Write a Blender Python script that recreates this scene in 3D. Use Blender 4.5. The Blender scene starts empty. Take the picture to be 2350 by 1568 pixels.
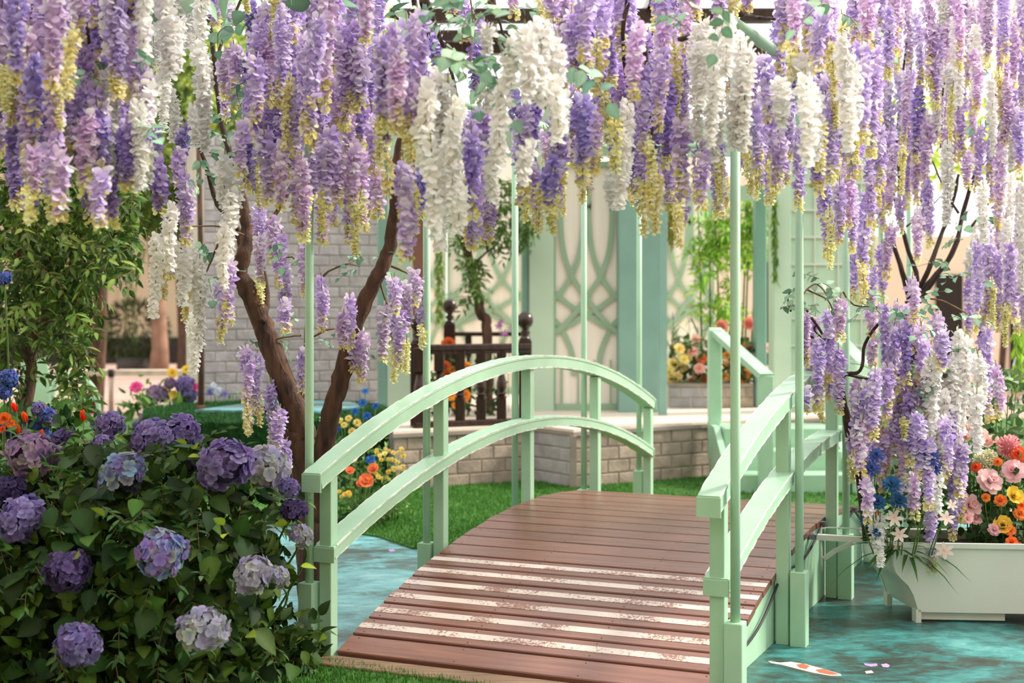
import bpy, math, random
from mathutils import Vector, Matrix, Euler, Quaternion
import numpy as np

# ------------------------------------------------------------------ camera, sky, sun, exposure
S = bpy.context.scene
COL = S.collection
F, H, CX, HY = 3264.0, 1.5, 1175.0, 690.0          # focal length in pixels, eye height, principal column, horizon row
cam_d = bpy.data.cameras.new('camera')
cam = bpy.data.objects.new('camera', cam_d)
COL.objects.link(cam)
S.camera = cam
cam.location = (0, 0, H)
cam.rotation_euler = (math.pi / 2, 0, 0)
cam_d.sensor_width = 36
cam_d.lens = 36 * F / 2350
cam_d.shift_y = -(784 - HY) / 2350
cam_d.clip_start = 0.05
cam_d.clip_end = 300
cam_d.dof.use_dof = True
cam_d.dof.focus_distance = 6.2
cam_d.dof.aperture_fstop = 2.3

world = bpy.data.worlds.new('sky')
S.world = world
world.use_nodes = True
bg = world.node_tree.nodes['Background']
bg.inputs[0].default_value = (1.0, 0.988, 0.972, 1)
bg.inputs[1].default_value = 1.15

sun_d = bpy.data.lights.new('sun', 'SUN')
sun_d.energy = 3.2
sun_d.angle = math.radians(9)
sun_d.color = (1.0, 0.93, 0.80)
sun = bpy.data.objects.new('sun', sun_d)
COL.objects.link(sun)
sun.rotation_euler = Vector((-0.80, -0.22, -0.66)).to_track_quat('-Z', 'Y').to_euler()

S.view_settings.view_transform = 'Standard'
S.view_settings.look = 'None'
S.view_settings.gamma = 1
S.view_settings.exposure = 0.78
S.view_settings.use_curve_mapping = False
S.cycles.max_bounces = 8
S.cycles.transparent_max_bounces = 8

RND = random.Random(7)
def rr(a, b): return RND.uniform(a, b)
def lin(c):
    c = c / 255.0
    return c / 12.92 if c <= 0.04045 else ((c + 0.055) / 1.055) ** 2.4
def rgb(r, g, b): return (lin(r), lin(g), lin(b), 1.0)
def P(px, py, Y): return Vector(((px - CX) / F * Y, Y, H + (HY - py) / F * Y))
def G(px, py):
    Y = F * H / (py - HY)
    return Vector(((px - CX) / F * Y, Y, 0))

# ------------------------------------------------------------------ materials
def new_mat(name):
    m = bpy.data.materials.new(name)
    m.use_nodes = True
    nt = m.node_tree
    return m, nt, nt.nodes['Principled BSDF']
def mat(name, col, rough=0.6, var=0.12, scale=8.0, bump=0.0, bscale=None, spec=0.4, metal=0.0, stretch=(1, 1, 1), obj_var=0.0, col2=None):
    m, nt, b = new_mat(name)
    N, L = nt.nodes, nt.links
    tc = N.new('ShaderNodeTexCoord')
    mp = N.new('ShaderNodeMapping'); mp.inputs['Scale'].default_value = stretch
    if obj_var:                                            # a different stretch of grain on each piece
        o0 = N.new('ShaderNodeObjectInfo'); av = N.new('ShaderNodeVectorMath'); av.operation = 'ADD'
        mu = N.new('ShaderNodeMath'); mu.operation = 'MULTIPLY'; mu.inputs[1].default_value = 53.0
        L.new(o0.outputs['Random'], mu.inputs[0]); L.new(tc.outputs['Object'], av.inputs[0]); L.new(mu.outputs[0], av.inputs[1]); L.new(av.outputs[0], mp.inputs[0])
    else:
        L.new(tc.outputs['Object'], mp.inputs[0])
    nz = N.new('ShaderNodeTexNoise'); nz.inputs['Scale'].default_value = scale; nz.inputs['Detail'].default_value = 5
    L.new(mp.outputs[0], nz.inputs['Vector'])
    rp = N.new('ShaderNodeValToRGB')
    c2 = col2 or tuple(c * (1 - var * 2) for c in col[:3]) + (1,)
    c1 = col if col2 else tuple(min(1, c * (1 + var)) for c in col[:3]) + (1,)
    rp.color_ramp.elements[0].color = c2; rp.color_ramp.elements[0].position = 0.3
    rp.color_ramp.elements[1].color = c1; rp.color_ramp.elements[1].position = 0.7
    L.new(nz.outputs[0], rp.inputs[0])
    out = rp.outputs[0]
    if obj_var:
        oi = N.new('ShaderNodeObjectInfo')
        mr = N.new('ShaderNodeMapRange'); mr.inputs[3].default_value = 1 - obj_var; mr.inputs[4].default_value = 1 + obj_var
        L.new(oi.outputs['Random'], mr.inputs[0])
        hs = N.new('ShaderNodeHueSaturation'); L.new(out, hs.inputs['Color']); L.new(mr.outputs[0], hs.inputs['Value'])
        out = hs.outputs[0]
    L.new(out, b.inputs['Base Color'])
    b.inputs['Roughness'].default_value = rough
    b.inputs['Specular IOR Level'].default_value = spec
    b.inputs['Metallic'].default_value = metal
    if bump:
        n2 = N.new('ShaderNodeTexNoise'); n2.inputs['Scale'].default_value = bscale or scale * 4; n2.inputs['Detail'].default_value = 6
        L.new(mp.outputs[0], n2.inputs['Vector'])
        bp = N.new('ShaderNodeBump'); bp.inputs['Strength'].default_value = bump; bp.inputs['Distance'].default_value = 0.01
        L.new(n2.outputs[0], bp.inputs['Height']); L.new(bp.outputs[0], b.inputs['Normal'])
    return m
def attr_mat(name, rough=0.6, trans=0.3, obj_var=0.1, hue=0.01, spec=0.3):
    """colour comes from the mesh's own colour attribute; thin petals and leaves let light through"""
    m, nt, b = new_mat(name)
    N, L = nt.nodes, nt.links
    at = N.new('ShaderNodeAttribute'); at.attribute_name = 'Col'
    oi = N.new('ShaderNodeObjectInfo')
    mr = N.new('ShaderNodeMapRange'); mr.inputs[3].default_value = 1 - obj_var; mr.inputs[4].default_value = 1 + obj_var
    L.new(oi.outputs['Random'], mr.inputs[0])
    ml = N.new('ShaderNodeMath'); ml.operation = 'MULTIPLY'; ml.inputs[1].default_value = 7.31
    fr = N.new('ShaderNodeMath'); fr.operation = 'FRACT'
    mh = N.new('ShaderNodeMapRange'); mh.inputs[3].default_value = 0.5 - hue; mh.inputs[4].default_value = 0.5 + hue
    L.new(oi.outputs['Random'], ml.inputs[0]); L.new(ml.outputs[0], fr.inputs[0]); L.new(fr.outputs[0], mh.inputs[0])
    hs = N.new('ShaderNodeHueSaturation')
    L.new(at.outputs['Color'], hs.inputs['Color']); L.new(mr.outputs[0], hs.inputs['Value']); L.new(mh.outputs[0], hs.inputs['Hue'])
    L.new(hs.outputs[0], b.inputs['Base Color'])
    b.inputs['Roughness'].default_value = rough
    b.inputs['Specular IOR Level'].default_value = spec
    tr = N.new('ShaderNodeBsdfTranslucent'); L.new(hs.outputs[0], tr.inputs[0])
    mx = N.new('ShaderNodeMixShader'); mx.inputs[0].default_value = trans
    L.new(b.outputs[0], mx.inputs[1]); L.new(tr.outputs[0], mx.inputs[2])
    L.new(mx.outputs[0], N['Material Output'].inputs[0])
    return m

M = {}
M['petal'] = attr_mat('petal', 0.7, 0.42, 0.10, 0.012, 0.15)
M['leaf'] = attr_mat('leaf', 0.55, 0.22, 0.25, 0.02, 0.22)
M['mint'] = mat('mint paint', rgb(166, 204, 174), 0.38, 0.05, 5, 0.05, 60)
M['mint_chip'] = mat('chipped mint edge', rgb(232, 234, 226), 0.22, 0.2, 22, 0.4, 50)
M['teal'] = mat('dusty teal paint', rgb(128, 166, 154), 0.5, 0.05, 3)
M['pale'] = mat('pale sage paint', rgb(186, 210, 186), 0.55, 0.04, 2)
M['sage'] = mat('sage rib paint', rgb(152, 180, 152), 0.55, 0.04, 2)
M['cream'] = mat('cream panel', rgb(248, 238, 226), 0.6, 0.04, 2, stretch=(9, 9, 0.4))
M['deck'] = mat('red brown decking', rgb(134, 92, 79), 0.27, 0.14, 5, 0.12, 30, stretch=(0.5, 9, 9), obj_var=0.13)
M['deck_old'] = mat('weathered board', rgb(135, 108, 84), 0.6, 0.25, 5, 0.2, 30, stretch=(0.6, 9, 9))
M['screw'] = mat('dark screw', rgb(45, 34, 32), 0.5)
M['bark'] = mat('bark', rgb(104, 74, 56), 0.85, 0.4, 9, 0.9, 26, stretch=(3, 3, 0.7), col2=rgb(48, 34, 28))
M['twig'] = mat('twig', rgb(112, 84, 52), 0.8, 0.25, 20)
M['darkwig'] = mat('dark branch', rgb(64, 46, 38), 0.8, 0.3, 20, 0.4, 60)
M['darkwood'] = mat('dark varnished wood', rgb(54, 36, 30), 0.25, 0.2, 6, 0.05, 30, stretch=(6, 6, 0.8))
M['brownpost'] = mat('brown post', rgb(116, 78, 62), 0.6, 0.08, 4)
M['brick_grey'] = mat('grey brick', rgb(170, 166, 168), 0.85, 0.12, 7, 0.5, 26, obj_var=0.10)
M['brick_warm'] = mat('warm brick', rgb(168, 150, 136), 0.85, 0.16, 9, 0.5, 30, obj_var=0.13)
M['mortar'] = mat('mortar', rgb(198, 190, 182), 0.9, 0.06, 6, 0.2)
M['ledge'] = mat('grey ledge', rgb(150, 138, 130), 0.7, 0.1, 6, 0.1)
M['platform'] = mat('beige boards', rgb(224, 208, 192), 0.65, 0.06, 4, stretch=(1, 8, 1))
M['paving'] = mat('pink paving', rgb(176, 150, 138), 0.9, 0.08, 1.2, 0.1)
M['beige_wall'] = mat('beige render', rgb(182, 165, 138), 0.9, 0.06, 0.8)
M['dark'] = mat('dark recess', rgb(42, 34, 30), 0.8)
M['pinkwall'] = mat('pinkish render', rgb(236, 212, 192), 0.9, 0.05, 0.8)
M['white'] = mat('white paint', rgb(208, 213, 202), 0.5, 0.03, 3)
M['soil'] = mat('soil', rgb(40, 34, 24), 0.95, 0.3, 20)
M['turf_base'] = mat('turf backing', rgb(62, 106, 38), 0.95, 0.25, 30, 0.3, 120)
M['turf_dark'] = mat('clipped turf side', rgb(40, 84, 40), 0.95, 0.3, 40, 0.6, 140)
M['cable'] = mat('black cable', rgb(38, 36, 38), 0.5)
M['metal'] = mat('grey clip', rgb(120, 120, 124), 0.4, metal=0.6)
M['steel'] = mat('brushed steel', rgb(190, 170, 156), 0.4, metal=0.5)
M['belt'] = mat('belt', rgb(214, 196, 182), 0.7)
M['planter_dark'] = mat('dark planter', rgb(74, 68, 64), 0.8, 0.15, 4)
M['tan_trunk'] = mat('tan trunk', rgb(146, 112, 92), 0.85, 0.15, 5, 0.4, 18)
M['print_lilac'] = mat('lilac print', rgb(178, 150, 205), 0.6)
M['stem'] = mat('green stem', rgb(86, 116, 52), 0.6, 0.15, 20)
def strip_mat():
    m, nt, b = new_mat('worn white strip')
    N, L = nt.nodes, nt.links
    tc = N.new('ShaderNodeTexCoord')
    n1 = N.new('ShaderNodeTexNoise'); n1.inputs['Scale'].default_value = 70; n1.inputs['Detail'].default_value = 8; n1.inputs['Roughness'].default_value = 0.75
    n2 = N.new('ShaderNodeTexNoise'); n2.inputs['Scale'].default_value = 3.2; n2.inputs['Detail'].default_value = 3
    oi = N.new('ShaderNodeObjectInfo')
    va = N.new('ShaderNodeVectorMath'); va.operation = 'ADD'
    cb = N.new('ShaderNodeCombineXYZ')
    ms = N.new('ShaderNodeMath'); ms.operation = 'MULTIPLY'; ms.inputs[1].default_value = 37
    L.new(oi.outputs['Random'], ms.inputs[0]); L.new(ms.outputs[0], cb.inputs[0])
    L.new(tc.outputs['Object'], va.inputs[0]); L.new(cb.outputs[0], va.inputs[1])
    L.new(va.outputs[0], n1.inputs['Vector']); L.new(va.outputs[0], n2.inputs['Vector'])
    ad = N.new('ShaderNodeMath'); ad.operation = 'ADD'
    L.new(n1.outputs[0], ad.inputs[0]); L.new(n2.outputs[0], ad.inputs[1])
    rp = N.new('ShaderNodeValToRGB')
    e = rp.color_ramp.elements
    e[0].position = 0.93; e[0].color = rgb(218, 204, 194); e[1].position = 0.985; e[1].color = rgb(150, 108, 96)
    dv = N.new('ShaderNodeMath'); dv.operation = 'MULTIPLY'; dv.inputs[1].default_value = 0.9
    L.new(ad.outputs[0], dv.inputs[0]); L.new(dv.outputs[0], rp.inputs[0])
    L.new(rp.outputs[0], b.inputs['Base Color'])
    b.inputs['Roughness'].default_value = 0.55
    return m
M['strip'] = strip_mat()
def pond_mat():
    m, nt, b = new_mat('printed pond water')
    N, L = nt.nodes, nt.links
    tc = N.new('ShaderNodeTexCoord')
    mp = N.new('ShaderNodeMapping'); mp.inputs['Scale'].default_value = (0.8, 1.25, 1); mp.inputs['Rotation'].default_value = (0, 0, 0.45)
    L.new(tc.outputs['Object'], mp.inputs[0])
    n1 = N.new('ShaderNodeTexNoise'); n1.inputs['Scale'].default_value = 1.5; n1.inputs['Detail'].default_value = 8; n1.inputs['Roughness'].default_value = 0.62; n1.inputs['Distortion'].default_value = 0.6
    n2 = N.new('ShaderNodeTexNoise'); n2.inputs['Scale'].default_value = 9; n2.inputs['Detail'].default_value = 10; n2.inputs['Roughness'].default_value = 0.75; n2.inputs['Distortion'].default_value = 0.8
    L.new(mp.outputs[0], n1.inputs['Vector']); L.new(mp.outputs[0], n2.inputs['Vector'])
    mx = N.new('ShaderNodeMix'); mx.inputs[0].default_value = 0.42
    L.new(n1.outputs[0], mx.inputs[2]); L.new(n2.outputs[0], mx.inputs[3])
    rp = N.new('ShaderNodeValToRGB'); e = rp.color_ramp.elements
    e[0].position = 0.38; e[0].color = rgb(40, 44, 38); e[1].position = 0.68; e[1].color = rgb(128, 184, 180)
    k = e.new(0.46); k.color = rgb(54, 68, 62)
    k = e.new(0.51); k.color = rgb(52, 108, 106)
    k = e.new(0.58); k.color = rgb(72, 146, 144)
    L.new(mx.outputs[0], rp.inputs[0])
    # a paler, bluer colour ramp is mixed in towards the left bank
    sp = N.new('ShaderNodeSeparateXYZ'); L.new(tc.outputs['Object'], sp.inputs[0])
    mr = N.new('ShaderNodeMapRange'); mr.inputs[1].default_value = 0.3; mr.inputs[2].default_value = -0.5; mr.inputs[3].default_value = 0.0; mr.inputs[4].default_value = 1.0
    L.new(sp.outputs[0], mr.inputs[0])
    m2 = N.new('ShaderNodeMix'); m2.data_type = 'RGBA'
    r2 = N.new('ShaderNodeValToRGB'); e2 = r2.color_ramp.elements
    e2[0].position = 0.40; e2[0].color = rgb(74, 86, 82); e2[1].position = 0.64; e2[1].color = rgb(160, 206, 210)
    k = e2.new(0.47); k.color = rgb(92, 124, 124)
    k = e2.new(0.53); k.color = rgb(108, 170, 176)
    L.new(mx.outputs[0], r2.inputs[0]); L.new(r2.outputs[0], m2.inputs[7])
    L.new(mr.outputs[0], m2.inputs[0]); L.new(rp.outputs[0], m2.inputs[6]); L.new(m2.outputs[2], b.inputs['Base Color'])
    b.inputs['Roughness'].default_value = 0.38
    return m
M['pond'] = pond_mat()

# ------------------------------------------------------------------ mesh helpers
class MB:
    def __init__(s): s.v, s.f, s.c = [], [], []
    def add(s, vs, fs, col=None):
        o = len(s.v)
        s.v += [tuple(x) for x in vs]
        s.f += [tuple(i + o for i in f) for f in fs]
        s.c += [col or (1, 1, 1, 1)] * len(vs)
        return s
    def box(s, a, b, mtx=None):
        (x0, y0, z0), (x1, y1, z1) = a, b
        vs = [Vector(p) for p in ((x0, y0, z0), (x1, y0, z0), (x1, y1, z0), (x0, y1, z0), (x0, y0, z1), (x1, y0, z1), (x1, y1, z1), (x0, y1, z1))]
        if mtx: vs = [mtx @ v for v in vs]
        return s.add(vs, [(0, 3, 2, 1), (4, 5, 6, 7), (0, 1, 5, 4), (1, 2, 6, 5), (2, 3, 7, 6), (3, 0, 4, 7)])
    def chbox(s, a, b, ch=0.006, mtx=None):
        """box with chamfered vertical edges and top"""
        (x0, y0, z0), (x1, y1, z1) = a, b
        def ring(x0, y0, x1, y1, c, z): return [(x0 + c, y0, z), (x1 - c, y0, z), (x1, y0 + c, z), (x1, y1 - c, z), (x1 - c, y1, z), (x0 + c, y1, z), (x0, y1 - c, z), (x0, y0 + c, z)]
        vs = ring(x0, y0, x1, y1, ch, z0) + ring(x0, y0, x1, y1, ch, z1 - ch) + ring(x0 + ch, y0 + ch, x1 - ch, y1 - ch, ch, z1)
        vs = [Vector(p) for p in vs]
        if mtx: vs = [mtx @ v for v in vs]
        fs = [tuple(range(7, -1, -1)), tuple(range(16, 24))]
        for k in (0, 8):
            for i in range(8): fs.append((k + i, k + (i + 1) % 8, k + 8 + (i + 1) % 8, k + 8 + i))
        return s.add(vs, fs)
    def tube(s, path, rad, n=8, wob=0.0, cap=True, col=None):
        path = [Vector(p) for p in path]
        if not hasattr(rad, '__len__'): rad = [rad] * len(path)
        vs, fs = [], []
        up = None
        for i, p in enumerate(path):
            d = (path[min(i + 1, len(path) - 1)] - path[max(i - 1, 0)]).normalized()
            if up is None:
                up = d.orthogonal().normalized()
            up = (up - d * up.dot(d)).normalized()
            w = d.cross(up)
            for k in range(n):
                a = 2 * math.pi * k / n
                r = rad[i] * (1 + (rr(-wob, wob) if wob else 0))
                vs.append(p + (up * math.cos(a) + w * math.sin(a)) * r)
        for i in range(len(path) - 1):
            for k in range(n):
                fs.append((i * n + k, i * n + (k + 1) % n, (i + 1) * n + (k + 1) % n, (i + 1) * n + k))
        if cap:
            fs.append(tuple(range(n - 1, -1, -1))); fs.append(tuple(range((len(path) - 1) * n, len(path) * n)))
        return s.add(vs, fs, col)
    def lathe(s, prof, n=16, mtx=None, col=None):
        vs, fs = [], []
        for r, z in prof:
            for k in range(n):
                a = 2 * math.pi * k / n
                v = Vector((r * math.cos(a), r * math.sin(a), z)); vs.append(mtx @ v if mtx else v)
        for i in range(len(prof) - 1):
            for k in range(n): fs.append((i * n + k, i * n + (k + 1) % n, (i + 1) * n + (k + 1) % n, (i + 1) * n + k))
        fs.append(tuple(range(n - 1, -1, -1))); fs.append(tuple(range((len(prof) - 1) * n, len(prof) * n)))
        return s.add(vs, fs, col)
    def sweep(s, path, up, side, prof, closed=True):
        """profile points (across, up) swept along path; across = fixed side vector, up perpendicular to path"""
        path = [Vector(p) for p in path]; n = len(prof); vs, fs = [], []
        for i, p in enumerate(path):
            d = (path[min(i + 1, len(path) - 1)] - path[max(i - 1, 0)]).normalized()
            w = side.cross(d).normalized()
            if w.dot(up) < 0: w = -w
            for a, b in prof: vs.append(p + side * a + w * b)
        for i in range(len(path) - 1):
            for k in range(n): fs.append((i * n + k, i * n + (k + 1) % n, (i + 1) * n + (k + 1) % n, (i + 1) * n + k))
        fs.append(tuple(range(n - 1, -1, -1))); fs.append(tuple(range((len(path) - 1) * n, len(path) * n)))
        return s.add(vs, fs)
    def prism(s, poly, vec):
        n = len(poly); vec = Vector(vec)
        vs = [Vector(p) for p in poly] + [Vector(p) + vec for p in poly]
        fs = [tuple(range(n - 1, -1, -1)), tuple(range(n, 2 * n))] + [(i, (i + 1) % n, (i + 1) % n + n, i + n) for i in range(n)]
        return s.add(vs, fs)
    def mesh(s, name, smooth=False, color=False):
        me = bpy.data.meshes.new(name)
        me.from_pydata([tuple(v) for v in s.v], [], s.f)
        if color:
            ca = me.color_attributes.new('Col', 'FLOAT_COLOR', 'POINT')
            ca.data.foreach_set('color', [x for c in s.c for x in (tuple(c) + (1.0,))[:4]])
        if smooth: me.polygons.foreach_set('use_smooth', [True] * len(me.polygons))
        return me
    def build(s, name, m, parent=None, smooth=False, color=False):
        me = s.mesh(name, smooth, color)
        me.materials.append(M[m])
        return link(name, me, parent)
def link(name, me, parent=None, loc=None, rot=None, scale=None):
    o = bpy.data.objects.new(name, me)
    COL.objects.link(o)
    if parent:
        o.parent = parent
        o.matrix_parent_inverse = PINV.get(parent.name, Matrix.Identity(4))
    if loc is not None: o.location = loc
    if rot is not None:
        if isinstance(rot, Quaternion): o.rotation_mode = 'QUATERNION'; o.rotation_quaternion = rot
        else: o.rotation_euler = rot
    if scale is not None: o.scale = scale if hasattr(scale, '__len__') else (scale,) * 3
    return o
PINV = {}
def thing(name, label, cat, loc=(0, 0, 0), group=None):
    """an Empty at the thing's base; children are given in world coordinates"""
    o = bpy.data.objects.new(name, None); COL.objects.link(o)
    o.location = loc; o.empty_display_size = 0.1
    PINV[o.name] = Matrix.Translation(Vector(loc)).inverted()
    o['label'] = label; o['category'] = cat
    if group: o['group'] = group
    return o
def tag(o, label, cat, group=None):
    o['label'] = label; o['category'] = cat
    if group: o['group'] = group
    return o
def struct(o): o['kind'] = 'structure'; return o
def stuff(o): o['kind'] = 'stuff'; return o
def rotz(a): return Matrix.Rotation(a, 4, 'Z')

# ---- leaves, petals
def quat_to(n, spin=0.0):
    return Vector(n).normalized().to_track_quat('Z', 'Y') @ Quaternion((0, 0, 1), spin)
def petal(mb, base, d, n, L, W, cup, col, col2=None, pts=((0, .25), (.35, .85), (.7, 1.0), (1.0, .45))):
    """a bent petal from base along d; n its face normal; colours root to rim"""
    d = d.normalized(); s = d.cross(n)
    if s.length < 1e-6: s = d.orthogonal()
    s.normalize(); n = s.cross(d)
    vs, cs = [], []
    for t, w in pts:
        c = base + d * (t * L) + n * (cup * L * t * t)
        e = n * (cup * 0.35 * W * w)
        vs += [c - s * (w * W / 2) + e, c + s * (w * W / 2) + e]
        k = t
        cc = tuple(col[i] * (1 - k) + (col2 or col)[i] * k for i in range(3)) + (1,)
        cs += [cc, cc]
    o = len(mb.v); mb.v += [tuple(v) for v in vs]; mb.c += cs
    for i in range(len(pts) - 1): mb.f.append((o + 2 * i, o + 2 * i + 1, o + 2 * i + 3, o + 2 * i + 2))
OVATE = ((0, 0.02), (0.12, .62), (0.32, 1.0), (0.58, .84), (0.82, .42), (1.0, 0.02))
LANCE = ((0, 0.02), (0.2, .7), (0.45, 1.0), (0.75, .65), (1.0, 0.02))
ROUND = ((0, 0.05), (0.15, .7), (0.45, 1.0), (0.75, .85), (1.0, 0.1))
def leaf(mb, base, d, n, L, W, shape=OVATE, fold=0.25, droop=0.25, col=(.1, .3, .05), rib=1.3):
    d = d.normalized(); s = d.cross(n)
    if s.length < 1e-6: s = d.orthogonal()
    s.normalize(); n = s.cross(d)
    o = len(mb.v)
    for t, w in shape:
        c = base + d * (t * L) - n * (droop * L * t * t)
        e = n * (fold * W * w / 2)
        for k in (-1, 0, 1):
            mb.v.append(tuple(c + s * (k * w * W / 2) + e * abs(k)))
            q = rib if k == 0 else 1.0
            mb.c.append(tuple(min(1, x * q) for x in col[:3]) + (1,))
    for i in range(len(shape) - 1):
        a = o + 3 * i
        mb.f += [(a, a + 1, a + 4, a + 3), (a + 1, a + 2, a + 5, a + 4)]
def rdir():
    while True:
        v = Vector((rr(-1, 1), rr(-1, 1), rr(-1, 1)))
        if 0.1 < v.length < 1: return v.normalized()
def jit(c, a=0.1):
    k = 1 + rr(-a, a)
    return tuple(min(1, max(0, x * k * (1 + rr(-a, a) * .3))) for x in c[:3]) + (1,)

# ------------------------------------------------------------------ the setting
g = MB().box((-45, -8, -0.05), (45, 90, -0.008)).build('floor', 'paving'); struct(g)

# the printed pond on the ground, under the bridge and the planter
pond_poly = [(-4.2, 5.2), (-0.9, 5.2), (0.3, 4.4), (0.8, 2.0), (6.5, 2.0), (7.5, 6.0), (6.4, 9.4), (4.2, 10.2), (2.0, 9.9), (-0.2, 9.2), (-2.0, 9.6), (-3.8, 9.0), (-4.6, 7.2)]
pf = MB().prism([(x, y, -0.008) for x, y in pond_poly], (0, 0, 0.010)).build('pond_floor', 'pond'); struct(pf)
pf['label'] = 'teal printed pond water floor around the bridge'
# koi and lily prints, flat marks of the floor print
def print_patch(name, pts, m, z=0.0035):
    return MB().prism([(x, y, 0.002) for x, y in pts], (0, 0, z - 0.002)).build(name, m, pf)
def blob_px(pts): return [tuple(G(x, y)[:2]) for x, y in pts]
M['koi_white'] = mat('koi white print', rgb(222, 206, 200), 0.5, 0.08, 20)
M['koi_red'] = mat('koi red print', rgb(214, 104, 78), 0.5, 0.15, 20)
print_patch('koi_print', blob_px([(1762, 1519), (1790, 1523), (1815, 1521), (1850, 1527), (1885, 1536), (1928, 1549), (1932, 1553), (1905, 1553), (1865, 1546), (1825, 1536), (1795, 1528), (1770, 1524)]), 'koi_white')
print_patch('koi_mark', blob_px([(1828, 1528), (1842, 1526), (1858, 1531), (1850, 1538), (1835, 1535)]), 'koi_red', 0.0045)
print_patch('koi_mark', blob_px([(1872, 1540), (1890, 1538), (1925, 1550), (1905, 1551), (1880, 1546)]), 'koi_red', 0.0045)
print_patch('lily_print', blob_px([(1982, 1524), (1996, 1526), (2012, 1525), (2014, 1530), (1998, 1532), (1985, 1529)]), 'print_lilac')
print_patch('lily_print', blob_px([(2022, 1527), (2034, 1525), (2042, 1529), (2038, 1534), (2026, 1533)]), 'print_lilac')
print_patch('lily_print', blob_px([(1985, 1543), (2000, 1541), (2005, 1546), (1988, 1548)]), 'koi_white')
print_patch('lily_print', blob_px([(890, 1263), (902, 1261), (908, 1266), (896, 1268)]), 'print_lilac')

# turf mats with real blades
BLADE = {}
def in_poly(x, y, poly):
    r = False; n = len(poly)
    for i in range(n):
        (x0, y0), (x1, y1) = poly[i], poly[i - 1]
        if (y0 > y) != (y1 > y) and x < (x1 - x0) * (y - y0) / (y1 - y0) + x0: r = not r
    return r
def blades(name, pts, nrm, h, w, cols, parent):
    rng = np.random.default_rng(3)
    pts = np.asarray(pts, float); n = len(pts)
    a = rng.uniform(0, 2 * np.pi, n)
    nrm = np.asarray(nrm, float)
    if nrm.ndim == 1: nrm = np.tile(nrm, (n, 1))
    ref = np.where(np.abs(nrm[:, 2:3]) > .7, np.array([[1., 0, 0]]), np.array([[0, 0, 1.]]))
    t1 = np.cross(nrm, ref); t1 /= np.linalg.norm(t1, axis=1, keepdims=True); t2 = np.cross(nrm, t1)
    s = t1 * np.cos(a)[:, None] + t2 * np.sin(a)[:, None]
    l = t1 * np.cos(a + 1.9)[:, None] + t2 * np.sin(a + 1.9)[:, None]
    hh = h * rng.uniform(.6, 1.2, n)[:, None]
    V = np.empty((n, 3, 3))
    V[:, 0] = pts - s * w / 2; V[:, 1] = pts + s * w / 2; V[:, 2] = pts + nrm * hh + l * hh * rng.uniform(.1, .6, n)[:, None]
    me = bpy.data.meshes.new(name)
    me.from_pydata(V.reshape(-1, 3).tolist(), [], np.arange(3 * n).reshape(-1, 3).tolist())
    c = np.asarray(cols)[rng.integers(0, len(cols), n)]
    c = c * rng.uniform(.75, 1.25, n)[:, None]
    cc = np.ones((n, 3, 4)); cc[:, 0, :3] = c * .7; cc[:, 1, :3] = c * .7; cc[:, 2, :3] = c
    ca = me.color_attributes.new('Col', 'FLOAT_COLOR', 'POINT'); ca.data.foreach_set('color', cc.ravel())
    me.materials.append(M['leaf'])
    return stuff(link(name, me, parent))
TURF = [rgb(92, 144, 52)[:3], rgb(76, 128, 46)[:3], rgb(110, 158, 64)[:3]]
def turf(name, poly, label, boxes):
    o = MB().prism([(x, y, 0.0) for x, y in poly], (0, 0, 0.014)).build(name, 'turf_base'); struct(o)
    o['label'] = label
    pts = []
    for x0, x1, y0, y1, n in boxes:
        for _ in range(n):
            x, y = rr(x0, x1), rr(y0, y1)
            if in_poly(x, y, poly): pts.append((x, y, 0.013))
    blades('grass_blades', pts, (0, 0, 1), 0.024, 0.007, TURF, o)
    return o
turf('lawn', [(-7.5, -1), (0.55, -1), (0.62, 4.6), (0.2, 5.32), (-0.72, 5.86), (-1.6, 6.05), (-2.4, 6.4), (-3.2, 7.2), (-3.8, 8.2), (-7.5, 9.0)],
     'artificial turf at the near end of the bridge', [(-2.6, 0.3, 5.0, 6.3, 26000)])
turf('lawn', [(-9, 9.4), (-2.2, 9.8), (-1.2, 9.3), (-0.84, 8.98), (-0.6, 8.56), (0.0, 8.5), (1.0, 8.9), (2.4, 9.6), (4, 10.6), (9, 11.5), (9, 18), (-9, 18)],
     'artificial turf beyond the far end of the bridge', [(-1.4, 1.0, 8.4, 12.2, 52000), (1.0, 3.4, 9.0, 12.6, 18000), (-4.6, -1.4, 9.4, 13.5, 16000)])

# ------------------------------------------------------------------ bridge frame of reference
TH = 0.41658
U = Vector((math.sin(TH), math.cos(TH), 0)); V_ = Vector((math.cos(TH), -math.sin(TH), 0)); Z_ = Vector((0, 0, 1))
O = Vector((-0.835, 5.932, 0)); SP = 1.0657; WB = 1.794; TM = 2 * SP
BR = Matrix(((U.x, V_.x, 0, O.x), (U.y, V_.y, 0, O.y), (0, 0, 1, 0), (0, 0, 0, 1)))      # (along, across, up) to world
def B(t, v, z): return O + U * t + V_ * v + Z_ * z
def zdeck(t): return 0.028 + 0.380 * (1 - ((t - TM) / TM) ** 2)
def ztop(t): return 1.195 - 0.39 * ((t - TM) / 2.2) ** 2
def zlow(t): return 0.848 - 0.37 * ((t - TM) / TM) ** 2

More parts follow.
